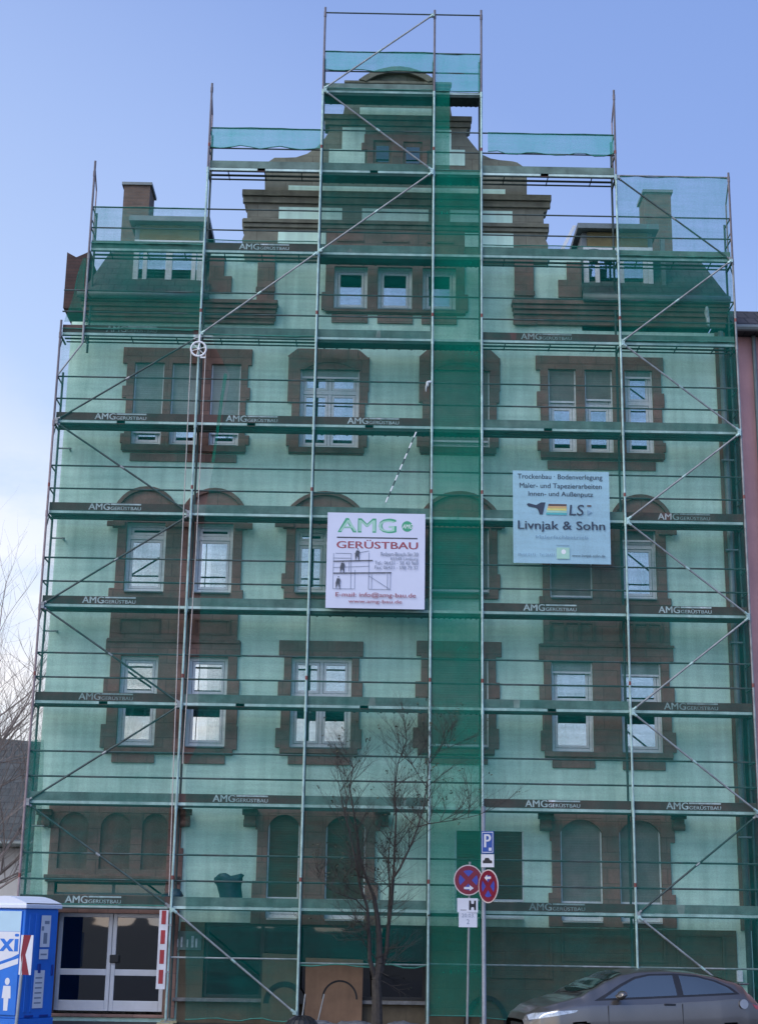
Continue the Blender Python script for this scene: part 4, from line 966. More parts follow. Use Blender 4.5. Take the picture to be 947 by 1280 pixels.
# ------------------------------------------------------------------ traffic signs
M['sgn_r'] = mat('sign_red', (.19, .008, .028), .4, .15, 4); M['sgn_b'] = mat('sign_blue', (.045, .065, .36), .4, .15, 4); M['sgn_w'] = mat('sign_white', (.66, .67, .72), .45, .05, 4); M['sgn_k'] = mat('sign_black', (.015, .015, .02), .5, .1, 4)
M['sgn_pb'] = mat('parking_blue', (.015, .075, .35), .4, .08, 4); M['pole'] = mat('grey_sign_pole', (.34, .37, .40), .5, .2, 5, metal=.4); M['pinkrim'] = mat('pale_sign_rim', (.62, .52, .50), .5, .1, 4)
def disc_face(mb, r, y, mi, n=36): mb.face([(r*math.cos(2*PI*i/n), y, r*math.sin(2*PI*i/n)) for i in range(n)], mi)
def no_stopping(parent, loc, rz, r, arrow):
    e = MB(); n = 36
    e.tube((0, .012, 0), (0, 0, 0), r, n=n, mi=0)
    disc_face(e, r*.93, -.0015, 1); disc_face(e, r*.93*.70, -.003, 2)
    w = r*.155
    for a in (PI/4, -PI/4):
        d = Vector((math.cos(a), math.sin(a)))*r*.76; nn = Vector((-d.y, d.x)).normalized()*w
        y = -.0045-(.0008 if a > 0 else 0); e.face([(p_.x, y, p_.y) for p_ in (-d-nn, d-nn, d+nn, -d+nn)], 1)
    if arrow:
        sg, z = arrow; y = -.0062
        e.face([(x*sg*r, y, zz*r+z*r) for x, zz in ((-.30, -.07), (.08, -.07), (.08, -.19), (.36, 0), (.08, .19), (.08, .07), (-.30, .07))], 3)
    o = e.build('no_stopping_sign', [M['pinkrim'], M['sgn_r'], M['sgn_b'], M['sgn_w']], parent, fix=False); o.location = loc; o.rotation_euler = (0, 0, rz); return o
def plate_sign(parent, name, loc, rz, w, h, base, draw):
    mb = MB(); mb.box(-w/2, w/2, 0, .01, -h/2, h/2, mi=0); draw(mb, w, h)
    o = mb.build(name, base, parent, fix=False); o.location = loc; o.rotation_euler = (0, 0, rz); return o
YS = -1.3
b1 = at(583.5, 1276, YS); t1 = at(587, 1079, YS)
S1 = tag(empty('sign_post', (b1.x, YS, 0)), 'thin post with round no stopping sign and two white plates below', 'sign post', 'traffic sign posts at the pavement edge')
dx = t1.x-b1.x
MB().tube((0, 0, 0), (dx, .0, t1.z), .024, n=12).tube((dx, 0, t1.z), (dx, 0, t1.z+.02), .026, n=12).build('pole', M['galv'], S1)
def loc(px, py, e, dy=-.04): v = at(px, py, YS); return (v.x-e.location.x, dy, v.z-e.location.z)
no_stopping(S1, loc(585, 1100.5, S1), .06, .285, (1, -.52))
def d_van(mb, w, h):
    mb.face([(x*w, -.0015, z*h) for x, z in ((-.35, -.36), (-.06, -.36), (-.06, -.32), (-.35, -.32))], 1)
    for sx in (-1, 1): mb.face([(w*(.24+sx*x), -.0016, z*h) for x, z in ((.0, -.12), (.06, -.14), (.08, -.34), (.17, -.34), (.17, .34), (.08, .34), (.06, .12), (0, .1))], 1)
plate_sign(S1, 'tow_plate', loc(584, 1132, S1), .05, .40, .26, [M['sgn_w'], M['sgn_k']], d_van)
def d_txt(mb, w, h):
    text_faces(mb, '20.03.', -.34*w, .36*w, .12*h, .36*h, -.002, 1); text_faces(mb, '2', -.08*w, .08*w, -.3*h, .0, -.002, 1)
plate_sign(S1, 'date_plate', loc(584.5, 1149.5, S1, -.035), .12, .36, .29, [M['sgn_w'], M['ink_b']], d_txt)
b2 = at(605, 1277, YS); t2 = at(603.5, 1008, YS)
S2 = tag(empty('sign_post', (b2.x, YS, 0)), 'thick grey post with blue parking sign and turned oval-looking no stopping sign', 'sign post', 'traffic sign posts at the pavement edge')
MB().tube((0, 0, 0), (t2.x-b2.x, 0, t2.z), .042, n=14).build('pole', M['pole'], S2)
def d_p(mb, w, h):
    mb.face([(x*w, -.0015, z*h) for x, z in ((-.44, -.46), (.44, -.46), (.44, .46), (-.44, .46))], 2); mb.face([(x*w, -.003, z*h) for x, z in ((-.40, -.43), (.40, -.43), (.40, .43), (-.40, .43))], 0)
    text_faces(mb, 'P', -.24*w, .26*w, -.22*h, .36*h, -.0045, 2, .03); mb.face([(x*w, -.0045, z*h) for x, z in ((.1, -.38), (.32, -.38), (.32, -.24), (.1, -.24))], 2)
plate_sign(S2, 'parking_sign', loc(608.5, 1053.5, S2, -.13), -.5, .27, .42, [M['sgn_pb'], M['sgn_k'], M['sgn_w']], d_p)
def d_car(mb, w, h): mb.face([(x*w, -.0016, z*h) for x, z in ((-.36, -.2), (.36, -.2), (.36, .0), (.2, .05), (.1, .22), (-.18, .22), (-.25, .04), (-.36, 0))], 1)
plate_sign(S2, 'vehicle_plate', loc(608.5, 1076.5, S2, -.13), -.45, .27, .24, [M['sgn_w'], M['sgn_k']], d_car)
no_stopping(S2, loc(608.5, 1108.5, S2, -.33), -.98, .31, (-1, .5))
# red and white chevron board on a post before the toilet cabin
YT = -2.2
b3 = at(20, 1282, YT); t3 = at(32, 1172, YT)
S3 = tag(empty('chevron_post', (b3.x, YT, 0)), 'slightly leaning post with small red and white chevron board before blue cabin', 'sign post')
dx = t3.x-b3.x
MB().tube((0, 0, 0), (dx*.85, 0, t3.z-.05), .03, n=10).build('pole', M['pole'], S3)
def d_chev(mb, w, h):
    mb.face([(x*w, -.0015, z*h) for x, z in ((-.30, .5), (.32, .5), (-.04, 0), (.36, -.5), (-.2, -.5), (-.42, 0))], 1)
o_ = plate_sign(S3, 'chevron_board', (at(33, 1194, YT).x-b3.x, -.05, at(33, 1194, YT).z), -.35, .26, .70, [M['sgn_w'], M['sgn_r']], d_chev)

# ------------------------------------------------------------------ portable toilet cabin
M['tblue'] = mat('blue_cabin_plastic', (.02, .16, .60), .4, .10, 2, bump=.1, bscale=10); M['tpale'] = mat('pale_blue_panel', (.42, .60, .72), .45, .05, 2); M['troof'] = mat('white_cabin_roof', (.66, .70, .80), .45, .06, 2); M['tdk'] = mat('deep_blue_recess', (.008, .04, .26), .5, .1, 3)
def toilet():
    Yt = -1.5; k = at(22, 1277, Yt)                       # the near vertical corner
    e = empty('portable_toilet', (k.x, Yt, 0)); e.rotation_euler = (0, 0, math.radians(-31))
    tag(e, 'blue portable toilet cabin with white roof at the left edge', 'portable toilet')
    # local: corner at origin, front face runs along -x (y = 0), side face runs along +y (x = 0)
    w, d, h = 1.1, .98, 2.12
    MB().box(-w, 0, 0, d, .14, h).build('body', M['tblue'], e, bevel=.02)
    MB().box(-w-.02, .02, -.02, d+.02, .02, .139).box(-.9, -.2, -.025, -.02, .02, .08, mi=0).build('skid', M['tblue'], e, bevel=.01)
    r = MB(); r.box(-w-.05, .05, -.05, d+.05, h, h+.08)
    n = 8
    for i in range(n):
        a0, a1 = i/n, (i+1)/n; f = lambda t: .02+.13*math.sin(PI*t)
        r.face([(-w-.03+(w+.06)*a0, -.03, h+.08+f(a0)), (-w-.03+(w+.06)*a1, -.03, h+.08+f(a1)), (-w-.03+(w+.06)*a1, d+.03, h+.08+f(a1)), (-w-.03+(w+.06)*a0, d+.03, h+.08+f(a0))])
        for y in (-.03, d+.03): r.face([(-w-.03+(w+.06)*a0, y, h+.08), (-w-.03+(w+.06)*a1, y, h+.08), (-w-.03+(w+.06)*a1, y, h+.08+f(a1)), (-w-.03+(w+.06)*a0, y, h+.08+f(a0))])
    r.build('roof', M['troof'], e, bevel=.015)
    # door panel on the front: pale upper field with lettering, blue below
    dm = MB(); dm.box(-w+.05, -.06, -.028, -.001, .2, h-.04); dm.build('door', M['tblue'], e, bevel=.008)
    p = MB(); y = -.0295
    p.face([(-w+.06, y, h-.42), (-.07, y, h-.42), (-.07, y, h-.05), (-w+.06, y, h-.05)], 1)
    p.face([(-w+.06, y, 1.02), (-.5, y, 1.12), (-.07, y, 1.30), (-.07, y, h-.425), (-w+.06, y, h-.425)], 2)
    for a, b, t in (((-w+.06, .99), (-.07, 1.26), .018), ((-w+.06, .90), (-.07, 1.17), .05)):
        p.face([(a[0], y-.001, a[1]-t), (b[0], y-.001, b[1]-t), (b[0], y-.001, b[1]+t), (a[0], y-.001, a[1]+t)], 0 if t < .03 else 2)
    text_faces(p, 'DIXI'[:2], -w+.10, -.62, 1.20, 1.58, y-.002, 3, .05); text_faces(p, 'xi', -.55, -.11, 1.34, 1.66, y-.002, 3, .06)
    for k in range(2):
        xx = -.3-.35*k; p.mb = None
        c_ = [(xx+.06*math.cos(i*PI/8), .80+.065*math.sin(i*PI/8)) for i in range(16)]
        p.face([(a, y-.002, b) for a, b in c_], 2); p.face([(xx+a, y-.002, b) for a, b in ((-.09, .72), (.09, .72), (.11, .5), (.06, .5), (.05, .28), (-.05, .28), (-.06, .5), (-.11, .5))], 2)
    p.build('door_panel', [M['tblue'], M['tpale'], M['sgn_w'], M['tblue']], e, fix=False)
    # side: ribs, vents, stickers
    s_ = MB()
    for yy in (.12, .30): s_.box(.001, .018, yy, yy+.08, .25, h-.1)
    s_.box(.001, .03, .45, .53, .95, 1.12, mi=1); s_.box(.001, .03, .86, .90, .9, 1.1, mi=1)
    s_.box(.001, .02, .16, .42, .16, .2, mi=1); s_.box(.001, .02, .6, .85, .16, .2, mi=1)
    s_.build('side_rib', [M['tblue'], M['tdk']], e, bevel=.006)
    q_ = MB()
    for y0, z0, y1, z1 in ((.46, 1.42, .74, 2.0), (.46, 1.2, .72, 1.38), (.36, .32, .66, 1.0)):
        q_.box(.0205, .0215, y0, y1, z0, z1, mi=0)
    for k in range(6): q_.box(.0217, .0222, .40, .60, .40+.09*k, .425+.09*k, mi=1)
    q_.box(.0217, .0222, .55, .66, 1.48, 1.68, mi=1); q_.box(.0217, .0222, .48, .55, 1.72, 1.8, mi=1); q_.box(.0217, .0222, .56, .70, 1.84, 1.9, mi=1); q_.box(.0217, .0222, .5, .68, 1.27, 1.30, mi=1)
    q_.build('sticker', [M['sgn_w'], M['ink_b']], e)
toilet()

# ------------------------------------------------------------------ the parked car
M['carp'] = mat('grey_metallic_paint', (.155, .14, .125), .28, .06, 2, metal=.75, coat=.5)
M['cargw'] = glassmat('windscreen_glass', (.06, .07, .07), .13, .10, (.9, .9, .9), 0); M['carg'] = glassmat('car_window_glass', (.20, .22, .22), .24, .06, (.95, .86, .70), 0); M['tyre'] = mat('tyre_rubber', (.02, .02, .02), .85, .2, 9); M['rim'] = mat('alloy_rim', (.45, .46, .48), .3, .1, 5, metal=.8)
M['lamp'] = mat('clear_headlamp', (.42, .45, .47), .2, .5, 14, metal=.3, coat=.8); M['tail'] = mat('tail_lamp_red', (.40, .03, .03), .25, .2, 9, coat=.8); M['cabin'] = mat('dark_car_interior', (.015, .015, .017), .8, .3, 5)
def ip(tab, x):
    for (a, b), (c_, d) in zip(tab, tab[1:]):
        if x <= c_: 
            t = (x-a)/(c_-a); t = t*t*(3-2*t)*.5+t*.5; return b+(d-b)*t
    return tab[-1][1]
def inpoly(x, z, poly):
    r_ = False; j = len(poly)-1
    for i in range(len(poly)):
        (xi, zi), (xj, zj) = poly[i], poly[j]
        if (zi > z) != (zj > z) and x < (xj-xi)*(z-zi)/(zj-zi)+xi: r_ = not r_
        j = i
    return r_
def car():
    L = 4.25
    ztop = [(0, .66), (.06, .77), (.3, .885), (.6, .965), (.88, 1.04), (1.1, 1.155), (1.4, 1.30), (1.7, 1.405), (2.0, 1.452), (2.45, 1.465), (2.9, 1.435), (3.3, 1.375), (3.65, 1.29), (3.82, 1.235), (3.95, 1.10), (4.1, .98), (4.2, .80), (4.25, .66)]
    zbelt = [(0, .60), (.3, .78), (.8, .90), (1.1, .93), (2, .95), (3, 1.0), (3.6, 1.035), (4.0, .93), (4.25, .60)]
    wid = [(0, .50), (.06, .62), (.2, .75), (.5, .85), (1, .885), (3.3, .885), (3.8, .83), (4.1, .74), (4.25, .62)]
    wroof = [(0, .40), (.5, .68), (.95, .72), (1.3, .66), (1.9, .585), (2.5, .57), (3.2, .565), (3.8, .56), (4.25, .48)]
    zbot = [(0, .36), (.15, .25), (.6, .22), (3.7, .22), (4.05, .28), (4.25, .42)]
    NX, NS = 220, 108
    V = []; Q = []; meta = []
    for i in range(NX+1):
        x = L*i/NX; zt, zb, w, wr, z0 = ip(ztop, x), ip(zbelt, x), ip(wid, x), ip(wroof, x), ip(zbot, x)
        zb = min(zb, zt-.035)
        ctl = [(w*.93, z0), (w*.985, z0+.12), (w, (z0+zb)/2+.02), (w*.985, zb-.07), (w*.955, zb), ((w*.955)*.42+wr*.58, zb+(zt-zb)*.55), (wr, zt-(zt-zb)*.14), (wr*.82, zt-(zt-zb)*.05-.004), (wr*.45, zt-.006), (0, zt)]
        row = []
        for s in range(NS+1):
            t = s/NS*(len(ctl)-1); k = min(int(t), len(ctl)-2); f = t-k
            p0, p1, p2, p3 = ctl[max(k-1, 0)], ctl[k], ctl[k+1], ctl[min(k+2, len(ctl)-1)]
            cr = lambda a, b, c_, d: .5*((2*b)+(-a+c_)*f+(2*a-5*b+4*c_-d)*f*f+(-a+3*b-3*c_+d)*f**3)
            row.append((cr(p0[0], p1[0], p2[0], p3[0]), cr(p0[1], p1[1], p2[1], p3[1])))
        full = [(x, -y, z) for y, z in row]+[(x, y, z) for y, z in row[:-1][::-1]]
        V.append(full)
    n = len(V[0]); verts = [p for r_ in V for p in r_]
    win1 = [(1.28, 1.00), (1.60, 1.175), (1.88, 1.298), (2.15, 1.352), (2.56, 1.362), (2.56, 1.055), (2.0, 1.03)]
    win2 = [(2.67, 1.06), (2.67, 1.362), (3.0, 1.335), (3.28, 1.272), (3.50, 1.185), (3.60, 1.105), (3.3, 1.09)]
    trim = [(1.10, .965), (1.33, 1.075), (1.60, 1.22), (1.88, 1.335), (2.15, 1.38), (2.6, 1.392), (3.0, 1.365), (3.32, 1.292), (3.58, 1.185), (3.70, 1.08), (3.3, 1.062), (2.0, 1.0)]
    lampp = [(.03, .655), (.35, .715), (.78, .79), (.80, .82), (.45, .805), (.15, .765), (.04, .72)]
    tailp = [(3.90, .93), (4.02, .90), (4.14, .86), (4.12, .80), (3.95, .86)]
    def rowat(x): return V[max(0, min(NX, round(x/L*NX)))]
    def side_y(x, z):
        t = max(0, min(NX-1e-6, x/L*NX)); i = int(t); f = t-i; o_ = []
        for r_ in (V[i], V[i+1]):
            h = r_[:NS+1]; y = h[0][1]
            for p_, q_ in zip(h, h[1:]):
                if p_[2] <= z <= q_[2]: y = p_[1]+(q_[1]-p_[1])*((z-p_[2])/(q_[2]-p_[2]+1e-9)); break
            o_.append(y)
        return o_[0]*(1-f)+o_[1]*f
    def top_z(x, y):
        t = max(0, min(NX-1e-6, x/L*NX)); i = int(t); f = t-i; o_ = []
        for r_ in (V[i], V[i+1]):
            h = r_[:NS+1]; z = h[-1][2]
            for p_, q_ in zip(h[::-1], h[::-1][1:]):
                if -p_[1] <= abs(y) <= -q_[1]: z = p_[2]+(q_[2]-p_[2])*((abs(y)+p_[1])/(-q_[1]+p_[1]+1e-9)); break
            o_.append(z)
        return o_[0]*(1-f)+o_[1]*f
    def side_patch(nm, poly, off, m, parent, nx=44, nz=10):
        xs = [p_[0] for p_ in poly]; x0, x1 = min(xs)+.002, max(xs)-.002
        for sg in (1, -1):
            mb = MB(); cols = []
            for i in range(nx+1):
                x = x0+(x1-x0)*i/nx; zz = []
                for p_, q_ in zip(poly, poly[1:]+poly[:1]):
                    if (p_[0] <= x) != (q_[0] <= x): zz.append(p_[1]+(q_[1]-p_[1])*(x-p_[0])/(q_[0]-p_[0]))
                a_, b_ = min(zz), max(zz)
                cols.append([(x, sg*(side_y(x, a_+(b_-a_)*j/nz)-off), a_+(b_-a_)*j/nz) for j in range(nz+1)])
            k = 0
            for c_ in cols: mb.v += c_
            for i in range(nx):
                for j in range(nz): q0 = i*(nz+1)+j; mb.f.append([q0, q0+nz+1, q0+nz+2, q0+1][::sg]); mb.mi.append(0)
            mb.build(nm, m, parent, smooth=True, fix=False)
    def top_patch(nm, x0, x1, w0, w1, off, m, parent, nx=60, ny=50):
        mb = MB()
        for i in range(nx+1):
            x = x0+(x1-x0)*i/nx; w = w0+(w1-w0)*i/nx
            for j in range(ny+1): y = -w+2*w*j/ny; xx = x+(.14 if x0 < 2 else -.06)*(y/w)**2*(1-i/nx if x0 < 2 else i/nx); mb.v.append((xx, y, top_z(xx, y)+off))
        for i in range(nx):
            for j in range(ny): q0 = i*(ny+1)+j; mb.f.append([q0, q0+ny+1, q0+ny+2, q0+1]); mb.mi.append(0)
        mb.build(nm, m, parent, smooth=True, fix=False)
    arch = [(.86, .30, .355), (3.48, .30, .355)]
    e = empty('parked_car', (0, 0, 0)); tag(e, 'grey five door hatchback parked before the right scaffold bays', 'car')
    fs = []
    for i in range(NX):
        for s in range(n-1):
            a = i*n+s; f = (a, a+n, a+n+1, a+1)
            cxx = sum(verts[k][0] for k in f)/4; cy = sum(verts[k][1] for k in f)/4; cz = sum(verts[k][2] for k in f)/4
            if any(math.hypot(cxx-ax, cz-az) < ar for ax, az, ar in arch) and abs(cy) > .5: continue
            fs.append(f[::-1])
    me = bpy.data.meshes.new('body'); me.from_pydata(verts, [], fs); me.update(); link('body', me, e, M['carp'], True)
    side_patch('window_trim', trim, .003, M['black'], e, 60)
    for w_ in (win1, win2): side_patch('door_glass', w_, .006, M['carg'], e)
    side_patch('headlight', lampp, .004, M['lamp'], e, 24, 6); side_patch('tail_light', tailp, .004, M['tail'], e, 12, 5)
    top_patch('windscreen', .95, 1.70, .62, .53, .012, M['cargw'], e); top_patch('rear_window', 3.38, 3.80, .50, .46, .012, M['carg'], e)
    top_patch('panel_gap', .87, .885, .62, .62, .003, M['black'], e, 2, 50)
    MB().box(.5, 3.9, -.80, .80, .22, .60).box(1.0, 3.6, -.62, .62, .6, .86).build('cabin', M['cabin'], e)
    for x in (1.75, 2.75):
        for y in (-.36, .36):
            MB().box(x+.12, x+.26, y-.24, y+.24, .6, 1.12).box(x+.16, x+.24, y-.13, y+.13, 1.13, 1.3).build('seat', M['cabin'], e, bevel=.04)
    for x in (.86, 3.48):
        for y in (-.80, .80):
            sg = -1 if y < 0 else 1
            w = MB().tube((x, y-.10, .305), (x, y+.10, .305), .315, n=32).build('wheel', M['tyre'], e, bevel=.03)
            rm = MB(); rm.tube((x, y+sg*.085, .305), (x, y+sg*.106, .305), .215, n=28)
            for k in range(5): a = 2*PI*k/5; rm.tube((x, y+sg*.112, .305), (x+.2*math.cos(a), y+sg*.108, .305+.2*math.sin(a)), .03, n=6)
            rm.build('rim', M['rim'], w)
    for sg in (-1, 1):
        mb = MB(); bm = bmesh.new(); bmesh.ops.create_icosphere(bm, subdivisions=3, radius=1)
        for v in bm.verts: v.co = Vector((1.50+v.co.x*.085+(.03 if v.co.z > 0 else 0), sg*.985+v.co.y*.115, 1.055+v.co.z*.075))
        me = bpy.data.meshes.new('wing_mirror'); bm.to_mesh(me); bm.free(); mo = link('wing_mirror', me, e, M['carp'], True)
        MB().tube((1.52, sg*.85, 1.0), (1.50, sg*.93, 1.02), .03, n=8).build('mirror_arm', M['black'], mo)
        MB().box(2.30, 2.50, sg*.875-.02, sg*.875+.02, .90, .93).build('door_handle', M['black'], e, bevel=.012)
        MB().box(2.615, 2.621, sg*.886-.004, sg*.886+.004, .30, .93).box(1.32, 1.326, sg*.886-.004, sg*.886+.004, .30, .9).build('door_gap', M['black'], e)
    MB().tube((.98, -.55, 1.08), (.92, .05, 1.075), .008, n=5).tube((.95, .1, 1.08), (.93, .6, 1.04), .008, n=5).build('wiper', M['black'], e)
    MB().box(3.80, 3.98, -.52, .52, 1.215, 1.245).build('spoiler', M['carp'], e, bevel=.012)
    MB().tube((3.93, -.30, .98), (3.945, -.885, .98), .0, .0, n=4).build('badge_strip', M['rim'], e) if False else None
    a = MB(); a.tube((3.72, -.838, .93), (3.72, -.862, .93), .075, n=20); a.build('fuel_flap', M['rim'], e)
    MB().box(-.012, -.002, -.26, .26, .42, .53).build('number_plate', M['sgn_w'], e)
    MB().box(.02, .05, -.30, .30, .54, .60).build('grille', M['black'], e)
    YC = -5.6; pf = at(640, 1272, YC)
    yaw = math.radians(13)
    e.rotation_euler = (0, 0, yaw); e.location = (pf.x, YC-.55, -.15)
    return e
CAR = car()

# ------------------------------------------------------------------ trees
def twig(mb, p, d, r, length, depth, rnd, m_leaf=None, leafs=None, spread=.6, up=.25):
    n = 4; pts = [p]; rs = [r]
    for i in range(n):
        d = (d+Vector((rnd.uniform(-1, 1), rnd.uniform(-1, 1), rnd.uniform(-.6, 1)*.8+up))*.16).normalized()
        p = p+d*(length/n); pts.append(p); rs.append(r*(1-.5*(i+1)/n))
    mb.path(pts, rs, n=5 if r > .01 else 4)
    if depth == 0:
        if leafs is not None and rnd.random() < .035: leafs.append(pts[-1])
        return
    for i in range(1, n+1):
        for k in range(2 if i == n or rnd.random() < .75 else 1):
            a = Vector((rnd.uniform(-1, 1), rnd.uniform(-1, 1), rnd.uniform(-.3, .9))).normalized()
            twig(mb, pts[i], (d*(1-spread)+a*spread).normalized(), rs[i]*.62, length*rnd.uniform(.45, .72), depth-1, rnd, m_leaf, leafs, spread, up)
def street_tree():
    Y = -1.9; rnd = random.Random(11); b = at(471, 1282, Y)
    e = empty('street_tree', (b.x, Y, 0)); tag(e, 'bare multi-stemmed street tree with a few withered leaves before the scaffold', 'tree')
    L_ = lambda x, y, dy=0: Vector((at(x, y, Y+dy).x-b.x, dy, at(x, y, Y+dy).z))
    t = MB()
    t.path([Vector((0, 0, -.05)), L_(471, 1250), L_(470, 1225), L_(474, 1205), L_(474, 1180, .05), L_(472, 1150, .08), L_(467, 1120, .1)], [.115, .095, .09, .068, .058, .048, .04], n=10)
    t.path([L_(470, 1228), L_(462, 1200, -.1), L_(461, 1170, -.12), L_(459, 1135, -.15)], [.055, .04, .035, .03], n=8)
    t.path([L_(473, 1222), L_(483, 1190, .1), L_(485, 1160, .12), L_(489, 1130, .12), L_(491, 1105, .14)], [.055, .04, .036, .032, .028], n=8)
    t.build('trunk', M['bark'], e)
    mb = MB(); lf = []
    limbs = [([(467, 1120, .1), (458, 1100, .12), (450, 1075, .15), (446, 1040, .2), (441, 1010, .2), (437, 985, .2), (441, 960, .22)], .042),
             ([(459, 1135, -.15), (449, 1105, -.2), (445, 1080, -.22), (440, 1055, -.25), (431, 1020, -.3), (425, 990, -.3)], .036),
             ([(491, 1105, .14), (492, 1085, .15), (493, 1060, .15), (495, 1020, .16), (493, 985, .18), (497, 955, .2), (508, 925, .2)], .036),
             ([(489, 1130, .12), (490, 1100, .05), (500, 1085, -.05), (511, 1062, -.1), (522, 1035, -.15), (529, 1010, -.2), (533, 985, -.2), (536, 955, -.2)], .036),
             ([(485, 1150, .12), (487, 1110, .22), (485, 1080, .3), (487, 1050, .35), (492, 1020, .4)], .03),
             ([(523, 1034, -.15), (535, 1030, -.2), (550, 1028, -.25), (565, 1026, -.3), (585, 1022, -.3)], .018),
             ([(459, 1140, -.15), (445, 1125, -.3), (430, 1120, -.4), (412, 1112, -.5), (398, 1098, -.5)], .020),
             ([(461, 1165, -.12), (446, 1150, -.3), (436, 1130, -.4), (427, 1105, -.45)], .016),
             ([(471, 1200, 0), (455, 1180, -.2), (440, 1160, -.3), (428, 1165, -.35)], .012),
             ([(533, 985, -.2), (522, 968, -.3), (515, 955, -.35)], .012), ([(536, 955, -.2), (548, 940, -.2), (560, 935, -.2)], .012)]
    for pts, r in limbs:
        r *= .74
        V = [L_(*p_) for p_ in pts]; n = len(V)
        mb.path(V, [r*(1-.72*i/(n-1)) for i in range(n)], n=7)
        for i in range(1, n):
            for k in range(2 if i < n-1 else 3):
                d = (V[i]-V[i-1]).normalized(); a = Vector((rnd.uniform(-1, 1), rnd.uniform(-1, 1)*.6, rnd.uniform(-.05, 1))).normalized()
                rr_ = max(.0085, r*(1-.72*i/(n-1))*.55)
                low = V[i].z < 3.0
                twig(mb, V[i], (d*.45+a*.7).normalized(), rr_*(.8 if low else 1), rnd.uniform(.42, .90)*(.7 if low else 1), 2, rnd, None, lf, .5, .16)
    for k in range(34):       # fine drooping shoots low on the stems
        y0 = rnd.uniform(1090, 1225); p_ = L_(470+rnd.uniform(-12, 16), y0, rnd.uniform(-.15, .15)); sg = -1 if rnd.random() < .62 else 1
        twig(mb, p_, Vector((sg*rnd.uniform(.4, 1), rnd.uniform(-.5, .3), rnd.uniform(-.25, .7))).normalized(), .007, rnd.uniform(.4, .95), 1, rnd, None, lf, .45, .1)
    mb.build('crown', M['bark'], e)
    lm = MB()
    for p in lf:
        for k in range(2):
            o_ = p+Vector((rnd.uniform(-.03, .03), rnd.uniform(-.03, .03), rnd.uniform(-.05, .02))); u = Vector((rnd.uniform(-1, 1), rnd.uniform(-1, 1), rnd.uniform(-1, 1))).normalized()*.03; w = u.orthogonal().normalized()*.018
            lm.face([o_-u, o_+w, o_+u, o_-w])
    if lm.f: lm.build('leaves', M['leaf'], e, fix=False)
street_tree()
def bare_tree(x, ybase, Y, ztop, seed, label):
    rnd = random.Random(seed); b = at(x, ybase, Y); e = empty('bare_tree', (b.x, Y, -.3)); tag(e, label, 'tree')
    mb = MB(); h = ztop; mb.path([Vector((0, 0, 0)), Vector((.1, 0, h*.2)), Vector((.0, .1, h*.42))], [.2, .16, .12], n=8); mb.build('trunk', M['bark_far'], e)
    cr = MB()
    for k in range(9):
        a = 2*PI*k/9+rnd.random()*.4; z = h*(.18+.26*(k/8.))
        twig(cr, Vector((.05, .05, z)), Vector((math.cos(a)*.75, math.sin(a)*.4, rnd.uniform(.5, 1.0))).normalized(), .055, h*rnd.uniform(.28, .40), 3, rnd, None, None, .5, .3)
    cr.build('crown', M['bark_far'], e)
bare_tree(-78, 1160, 5.5, 9.8, 5, 'leafless pale tree rising before the grey roofed house at left')

# ------------------------------------------------------------------ neighbouring houses
def left_house():
    Y = 12.0; a = at(-60, 1050, Y); b = at(33, 1050, Y); zr = at(0, 905, Y+4.5).z; ze = at(10, 1052, Y-.4).z
    e = empty('neighbour_house', (b.x, Y, -.3)); tag(e, 'low house with dark slate roof and pale wall at far left', 'house')
    w = 14
    MB().box(-w, .6, 0, 9, 0, ze+.3).build('wall', M['cream'], e)
    mb = MB(); z0 = ze+.3; z1 = zr+.3
    mb.face([(-w-.4, -.5, z0), (1.0, -.5, z0), (1.0, 4.5, z1-.6), (-w-.4, 4.5, z1+.4)]); mb.face([(-w-.4, 9.5, z0), (1.0, 9.5, z0), (1.0, 4.5, z1-.6), (-w-.4, 4.5, z1+.4)])
    mb.face([(-w-.4, -.5, z0-.18), (1.0, -.5, z0-.18), (1.0, -.5, z0), (-w-.4, -.5, z0)])
    mb.build('roof', M['slate'], e)
    MB().tube((-w-.4, -.58, z0-.06), (1.0, -.58, z0-.06), .08, n=8).build('gutter', M['zinc'], e)
left_house()
def right_house():
    Y = 1.3; x = at(928, 560, Y).x; zw = at(936, 421, Y).z
    e = empty('neighbour_house', (x, Y, 0)); tag(e, 'old rose rendered house with dark tiled roof at right edge', 'house')
    MB().box(0, 12, 0, 11, -.1, zw).build('wall', M['pink'], e)
    zt = at(936, 389, Y+1.1).z
    mb = MB(); mb.face([(-.12, -.45, zw+.12), (12, -.45, zw+.12), (12, 1.1, zt), (-.12, 1.1, zt)]); mb.face([(-.12, 1.1, zt), (12, 1.1, zt), (12, 11, zt-.2), (-.12, 11, zt-.2)]); mb.face([(-.12, -.45, zw+.02), (12, -.45, zw+.02), (12, -.45, zw+.12), (-.12, -.45, zw+.12)]); mb.face([(-.12, -.45, zw+.02), (-.12, 0, zw+.02), (12, 0, zw+.02), (12, -.45, zw+.02)])
    mb.build('roof', M['tile'], e)
    MB().tube((-.12, -.5, zw+.06), (12, -.5, zw+.06), .08, n=8).build('gutter', M['zinc'], e)
    MB().tube((.35, -.09, 0), (.35, -.09, zw), .05, n=10).build('downpipe', M['zinc'], e)
    for k in range(5):
        z = 1.2+k*3.1
        w_ = MB().box(2.0, 3.2, -.03, .0, z, z+1.7).build('window', M['pvc'], e); MB().box(2.1, 3.1, -.034, -.031, z+.1, z+1.6).build('pane', M['glass_dark'], w_)
right_house()

